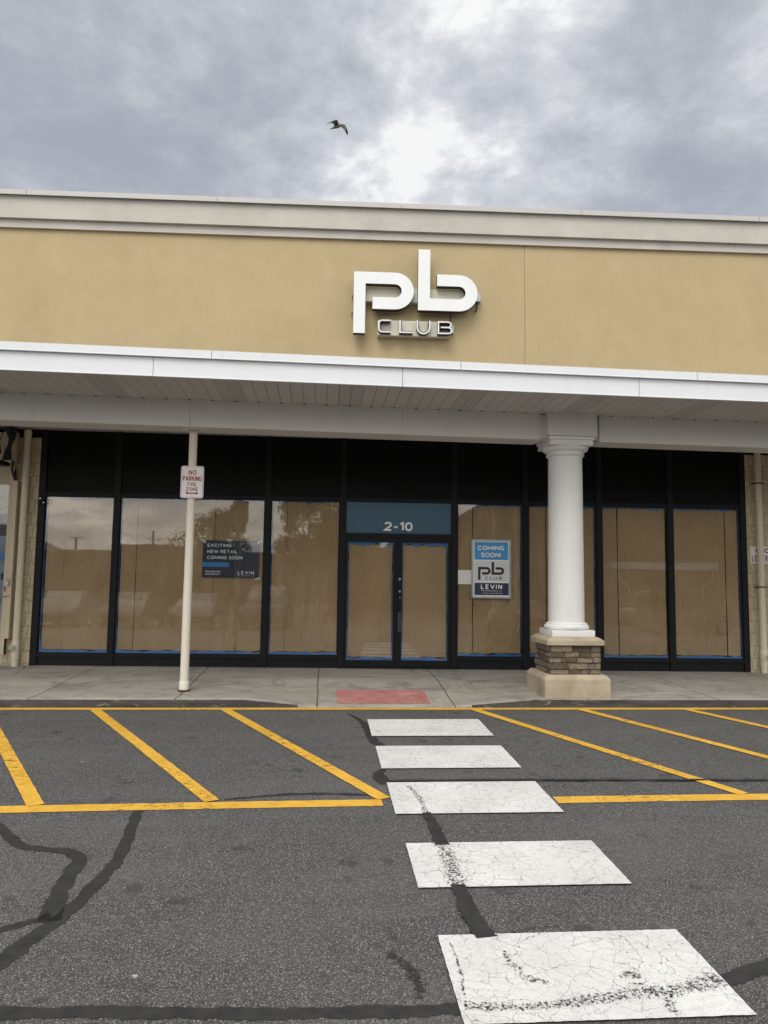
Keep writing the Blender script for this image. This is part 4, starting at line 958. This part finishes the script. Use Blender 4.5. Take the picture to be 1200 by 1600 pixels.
# ------------------------------------------------------------------ gull
f_ = 1150.0; R_ = camo.matrix_world.to_3x3()
gd_ = R_ @ Vector(((528 - 600) / f_, (800 - 198) / f_, -1)); gp = Vector((0, 0, 1.6)) + gd_ * 31.0
k = 31.0 / 1150 / 20
g = thing('gull', 'grey and white gull gliding in the cloudy sky above the roof', 'bird', gp)
gdn = gd_.normalized(); rt_ = gdn.cross(Vector((0, 0, 1))).normalized(); up_ = rt_.cross(gdn)
g.rotation_euler = Matrix((rt_, gdn, up_)).transposed().to_euler()
def gv(px_, py_, dep): return ((px_ - 560) * k, dep, (400 - py_) * k - .03)
mb = MB()
ax = [(290, 450, .04, .010), (350, 446, .03, .018), (410, 420, .02, .036), (470, 395, .0, .062), (540, 370, -.02, .072), (600, 350, -.04, .062), (650, 336, -.06, .040), (680, 330, -.08, .036), (705, 326, -.095, .034), (730, 327, -.11, .012), (748, 330, -.12, .004)]
mb.tube([gv(a, b, d) for a, b, d, r in ax], [a[3] for a in ax], 12)
def wing(lead, trail, mats_):
    n = len(lead); th = .012
    for i in range(n - 1):
        for s_ in (0, 1):
            o = th * (1 - (i + s_ * 0) / n)
        a, b, c_, d_ = lead[i], lead[i+1], trail[i+1], trail[i]
        t0 = th * (1 - i / n); t1 = th * (1 - (i+1) / n) + .001
        up = lambda p, t: (p[0], p[1], p[2] + t)
        m = mats_[i]
        mb.face([up(a, t0), up(b, t1), up(c_, t1 * .3), up(d_, t0 * .3)], m); mb.face([a, d_, c_, b], m)
        mb.face([a, b, up(b, t1), up(a, t0)], m); mb.face([d_, up(d_, t0 * .3), up(c_, t1 * .3), c_], m)
wing([gv(590, 318, -.04), gv(540, 200, -.22), gv(470, 205, -.30), gv(380, 240, -.36), gv(205, 330, -.42)],
     [gv(470, 380, .08), gv(430, 330, -.06), gv(395, 285, -.18), gv(330, 285, -.30), gv(215, 335, -.42)], [0, 0, 0, 2])
wing([gv(600, 300, .05), gv(690, 300, .18), gv(790, 320, .30), gv(850, 420, .36), gv(885, 540, .40), gv(875, 605, .42)],
     [gv(560, 395, .10), gv(660, 380, .22), gv(730, 430, .32), gv(800, 505, .36), gv(850, 580, .40), gv(870, 606, .42)], [1, 1, 1, 2, 2])
obj('gull_body', mb, [M['feather_grey'], M['feather_white'], M['feather_black']], g, smooth=60)

# ------------------------------------------------------------------ the far side of the car park (behind the camera, seen in the glass)
def gz(y): return -.88 if y < -20 else lotz(y)
bl = thing('brick_store', 'long low brown store across the car park reflected in the left windows', 'building', (-21, -46, -.88))
def Bq(nm, mb, m, th, c, **k): return obj(nm, off(mb, c), m, th, **k)
mb = MB(); mb.box((-42, -60, -1), (-7, -46, 3.85)); mb.box((-22, -60, 3.85), (-17, -46, 4.6)); Bq('wall', mb, M['brown'], bl, (-21, -46, -.88))
mb = MB(); mb.box((-42.1, -60.1, 3.86), (-22.02, -45.9, 4.02)); mb.box((-16.98, -60.1, 3.86), (-6.9, -45.9, 4.02)); Bq('coping', mb, M['farwall'], bl, (-21, -46, -.88))
mb = MB()
for i in range(7): mb.box((-40 + i * 4.6, -45.98, -.6), (-37 + i * 4.6, -45.93, 1.9))
Bq('window', mb, M['darkglass'], bl, (-21, -46, -.88))
b4 = thing('hip_roof_house', 'small house with a hipped roof rising behind the brown store', 'house', (-32, -70, -.88))
mb = MB(); mb.box((-51, -76, -1), (-37.5, -66, 4.4)); Bq('wall', mb, M['farwall'], b4, (-32, -70, -.88))
mb = MB(); q = [(-51.5, -76.5, 4.41), (-37, -76.5, 4.41), (-37, -65.5, 4.41), (-51.5, -65.5, 4.41)]; ap = (-44, -71, 8.0)
for i_ in range(4): mb.face([q[i_], q[(i_ + 1) % 4], ap])
mb.face(q[::-1]); Bq('roof', mb, M['roofing'], b4, (-32, -70, -.88))
for xx, lab in ((-22.8, 'utility pole behind the brown store, nearer the light pole'), (-31.5, 'utility pole behind the brown store beside the hipped roof')):
    up = thing('utility_pole', lab, 'utility pole', (xx, -62, -.88)); mb = MB(); mb.tube([(xx, -62, -.9), (xx, -62, 6.9 if xx > -30 else 6.0)], [.16, .12], 10); Bq('mast', mb, M['bark'], up, (xx, -62, -.88), smooth=60)
    mb = MB(); mb.box((xx - .9, -62.2, 5.9), (xx + .9, -62.12, 6.0)); Bq('crossarm', mb, M['bark'], up, (xx, -62, -.88))
b2 = thing('gabled_house', 'low pale house with a grey gabled roof behind the tree', 'house', (-4, -58, -.88))
mb = MB(); mb.box((-11, -64, -1), (2, -58, 2.6)); Bq('wall', mb, M['farwall'], b2, (-4, -58, -.88))
mb = MB(); mb.profile([(-64.5, 2.61), (-57.5, 2.61), (-61, 4.4)], -11.4, 2.4); Bq('roof', mb, M['roofing'], b2, (-4, -58, -.88))
b3 = thing('large_store', 'tall brown store with white sign band reflected in the right windows', 'building', (20, -27, -.88))
mb = MB(); mb.prism([(-1.5, -1), (40, -1), (40, 9.5), (13.4, 9.5), (7.0, 5.9), (7.0, 4.9), (3.2, 4.7), (3.2, 3.9), (-1.5, 3.7)], -27, -45); Bq('wall', mb, M['brown'], b3, (20, -27, -.88))
mb = MB(); mb.box((18.5, -26.99, 2.6), (26, -26.8, 3.1), bev=.02); mb.tube([(18.9, -26.9, 2.6), (18.9, -26.9, 1.9), (19.6, -26.9, 1.4), (19.6, -26.9, .2)], .06); mb.tube([(25.6, -26.9, 2.6), (25.6, -26.9, 1.9), (24.9, -26.9, 1.4), (24.9, -26.9, .2)], .06); Bq('sign_band', mb, M['signface'], b3, (20, -27, -.88))
def tree(x, y, h, r, label, seed):
    rt = random.Random(seed); z0 = gz(y); t = thing('broadleaf_tree', label, 'tree', (x, y, z0))
    mb = MB(); mb.tube([(0, 0, -.1), (.05, 0, h * .25), (.0, .1, h * .5), (.1, 0, h * .8)], [.18, .14, .10, .04], 10)
    for i in range(9):
        a = rt.uniform(0, 6.28); zb = h * rt.uniform(.3, .6); L_ = r * rt.uniform(.5, .9); mb.tube([(0.03, .03, zb), (cos(a) * L_ * .5, sin(a) * L_ * .5, zb + L_ * .35), (cos(a) * L_, sin(a) * L_, zb + L_ * .6)], [.07, .045, .02], 6)
    obj('trunk', mb, M['bark'], t, smooth=60)
    mb = MB(); cl = []
    for i in range(34):
        a = rt.uniform(0, 6.28); el = rt.uniform(-.5, 1); rr = r * rt.uniform(.3, .95); cl.append(Vector((cos(a) * rr * sqrt(max(0, 1 - el * el * .8)), sin(a) * rr * sqrt(max(0, 1 - el * el * .8)), h * .62 + el * h * .34)))
    for cpt in cl:
        cr_ = r * rt.uniform(.2, .42)
        for j in range(300):
            d = Vector((rt.gauss(0, 1), rt.gauss(0, 1), rt.gauss(0, 1))).normalized() * cr_ * rt.uniform(.4, 1.05); p = cpt + d
            a = Vector((rt.gauss(0, 1), rt.gauss(0, 1), rt.gauss(0, 1))).normalized(); b = a.cross(Vector((rt.gauss(0, 1), rt.gauss(0, 1), rt.gauss(0, 1)))).normalized(); s_ = rt.uniform(.06, .13)
            mb.face([p + a * s_, p + b * s_ * .6, p - a * s_, p - b * s_ * .6])
    obj('crown', mb, M['leaf'], t, fix=False)
tree(-10.2, -31, 7.2, 2.9, 'round green tree by the light pole reflected in the second window', 11)
tree(-2.6, -21, 8.2, 2.4, 'tall green tree reflected in the window left of the door', 12)
tree(-.6, -24, 7.0, 2.4, 'green tree behind the taller tree left of the door reflection', 13)
lp = thing('light_pole', 'tall pole with a square banner box reflected beside the poster', 'pole', (-5.35, -11, gz(-11)))
mb = MB(); mb.tube([(-5.35, -11, -.6), (-5.35, -11, 8.5)], [.11, .07], 12); Bq('mast', mb, M['dirty'], lp, (-5.35, -11, gz(-11)), smooth=60)
mb = MB(); mb.box((-5.75, -11.15, 3.75), (-5.0, -10.88, 5.05), bev=.02); Bq('banner_box', mb, M['roofing'], lp, (-5.35, -11, gz(-11)))
mb = MB(); mb.box((-6.1, -11.1, 8.4), (-4.6, -10.9, 8.52), bev=.02); Bq('lamp_head', mb, M['steel'], lp, (-5.35, -11, gz(-11)))
# parked cars: lofted bodies
CARM = {}
def make_car(kind, paint, x, y, rz, label):
    t = thing('parked_car', label, 'car', (x, y, lotz(y)), rz, 'cars parked across the lot')
    L_, H_, Wd = (4.5, 1.44, 1.8) if kind == 'sedan' else (4.7, 1.78, 1.9)
    if kind == 'sedan': low = [(-2.25, .45), (-2.2, .80), (-1.75, .92), (-1.0, .96), (1.3, .93), (2.0, .78), (2.24, .55), (2.2, .28)]; top = [(-1.62, .93), (-1.05, 1.34), (-.4, 1.44), (.3, 1.41), (.85, 1.20), (1.32, .93)]
    else: low = [(-2.33, .45), (-2.33, .95), (-2.2, 1.05), (-1.0, 1.08), (1.2, 1.06), (2.1, .95), (2.34, .65), (2.28, .3)]; top = [(-2.18, 1.05), (-1.95, 1.66), (-1.2, 1.78), (.1, 1.76), (.65, 1.60), (1.28, 1.06)]
    def loft(outline, w0, w1, zlo, zhi, nm, m, par):
        bm = bmesh.new(); rings = []
        for s_ in (-1, -.86, 0, .86, 1):
            r = []
            for (a, z) in outline:
                f = (z - zlo) / (zhi - zlo); w = w0 + (w1 - w0) * max(0, min(1, f)); inset = .05 if abs(s_) == 1 else 0
                r.append(bm.verts.new((a * (1 - inset * .5), s_ * w / 2, z - (inset * .6 if z > zhi - .25 else 0))))
            rings.append(r)
        n = len(outline)
        for a, b in zip(rings[:-1], rings[1:]):
            for k in range(n): bm.faces.new((a[k], a[(k+1) % n], b[(k+1) % n], b[k]))
        bm.faces.new(rings[0]); bm.faces.new(rings[-1][::-1])
        return obj(nm, bm, m, par, smooth=40)
    body = loft([(-2.15, .25)] + low, Wd, Wd * .94, .25, .95, 'car_body', paint, t)
    loft(top, Wd * .92, Wd * .74, .93, H_, 'cabin_glass', M['darkglass'], t)
    rt = [(a, z + .012) for a, z in top[1:-1]] + [(a, z - .05) for a, z in top[1:-1]][::-1]
    mb = MB(); ww = Wd * .76 / 2
    mb.prism([(a, z) for a, z in rt], -ww, ww); obj('roof', mb, paint, t, smooth=60)
    for sx in (-1.38, 1.40):
        for sy in (-1, 1):
            mb = MB(); mb.tube([(sx, sy * (Wd/2 - .20), .33), (sx, sy * (Wd/2 + .01), .33)], .33, 24); wh = obj('wheel', mb, M['rubber'], t, smooth=40)
            mb = MB(); mb.tube([(sx, sy * (Wd/2 + .005), .33), (sx, sy * (Wd/2 + .02), .33)], .20, 16); obj('rim', mb, M['steel'], wh, smooth=40)
    for sy in (-1, 1):
        mb = MB(); mb.box((2.08, sy * .68 - .16, .60), (2.20, sy * .68 + .16, .74), bev=.02); obj('headlight', mb, M['alum'], t)
        mb = MB(); mb.box((-2.30, sy * .70 - .14, .70), (-2.16, sy * .70 + .14, .84), bev=.02); obj('tail_light', mb, M['red'], t)
def paint(n, c): t = NT(n); t.col(c); t.rough(.55); return t.m
make_car('sedan', paint('silver_paint', (.16, .165, .17)), -11.8, -7.5, 1.5, 'silver saloon car parked at the left end of the row')
make_car('sedan', paint('dark_grey_paint', (.06, .062, .065)), -9.0, -7.4, 1.6, 'dark grey saloon car parked beside the silver one')
make_car('sedan', paint('dark_paint', (.05, .06, .08)), -6.3, -7.6, 1.55, 'dark blue saloon car parked right of the dark grey one')
make_car('suv', paint('grey_paint', (.07, .07, .075)), -3.4, -7.6, 1.57, 'grey sport utility car at the right end of the left row')
make_car('suv', paint('pearl_paint', (.14, .14, .135)), 14.0, -6.6, .06, 'beige grey sport utility car standing sideways on the right')
make_car('sedan', paint('red_paint', (.25, .03, .03)), 7.4, -8.4, 1.6, 'red saloon car parked left of the beige grey one')
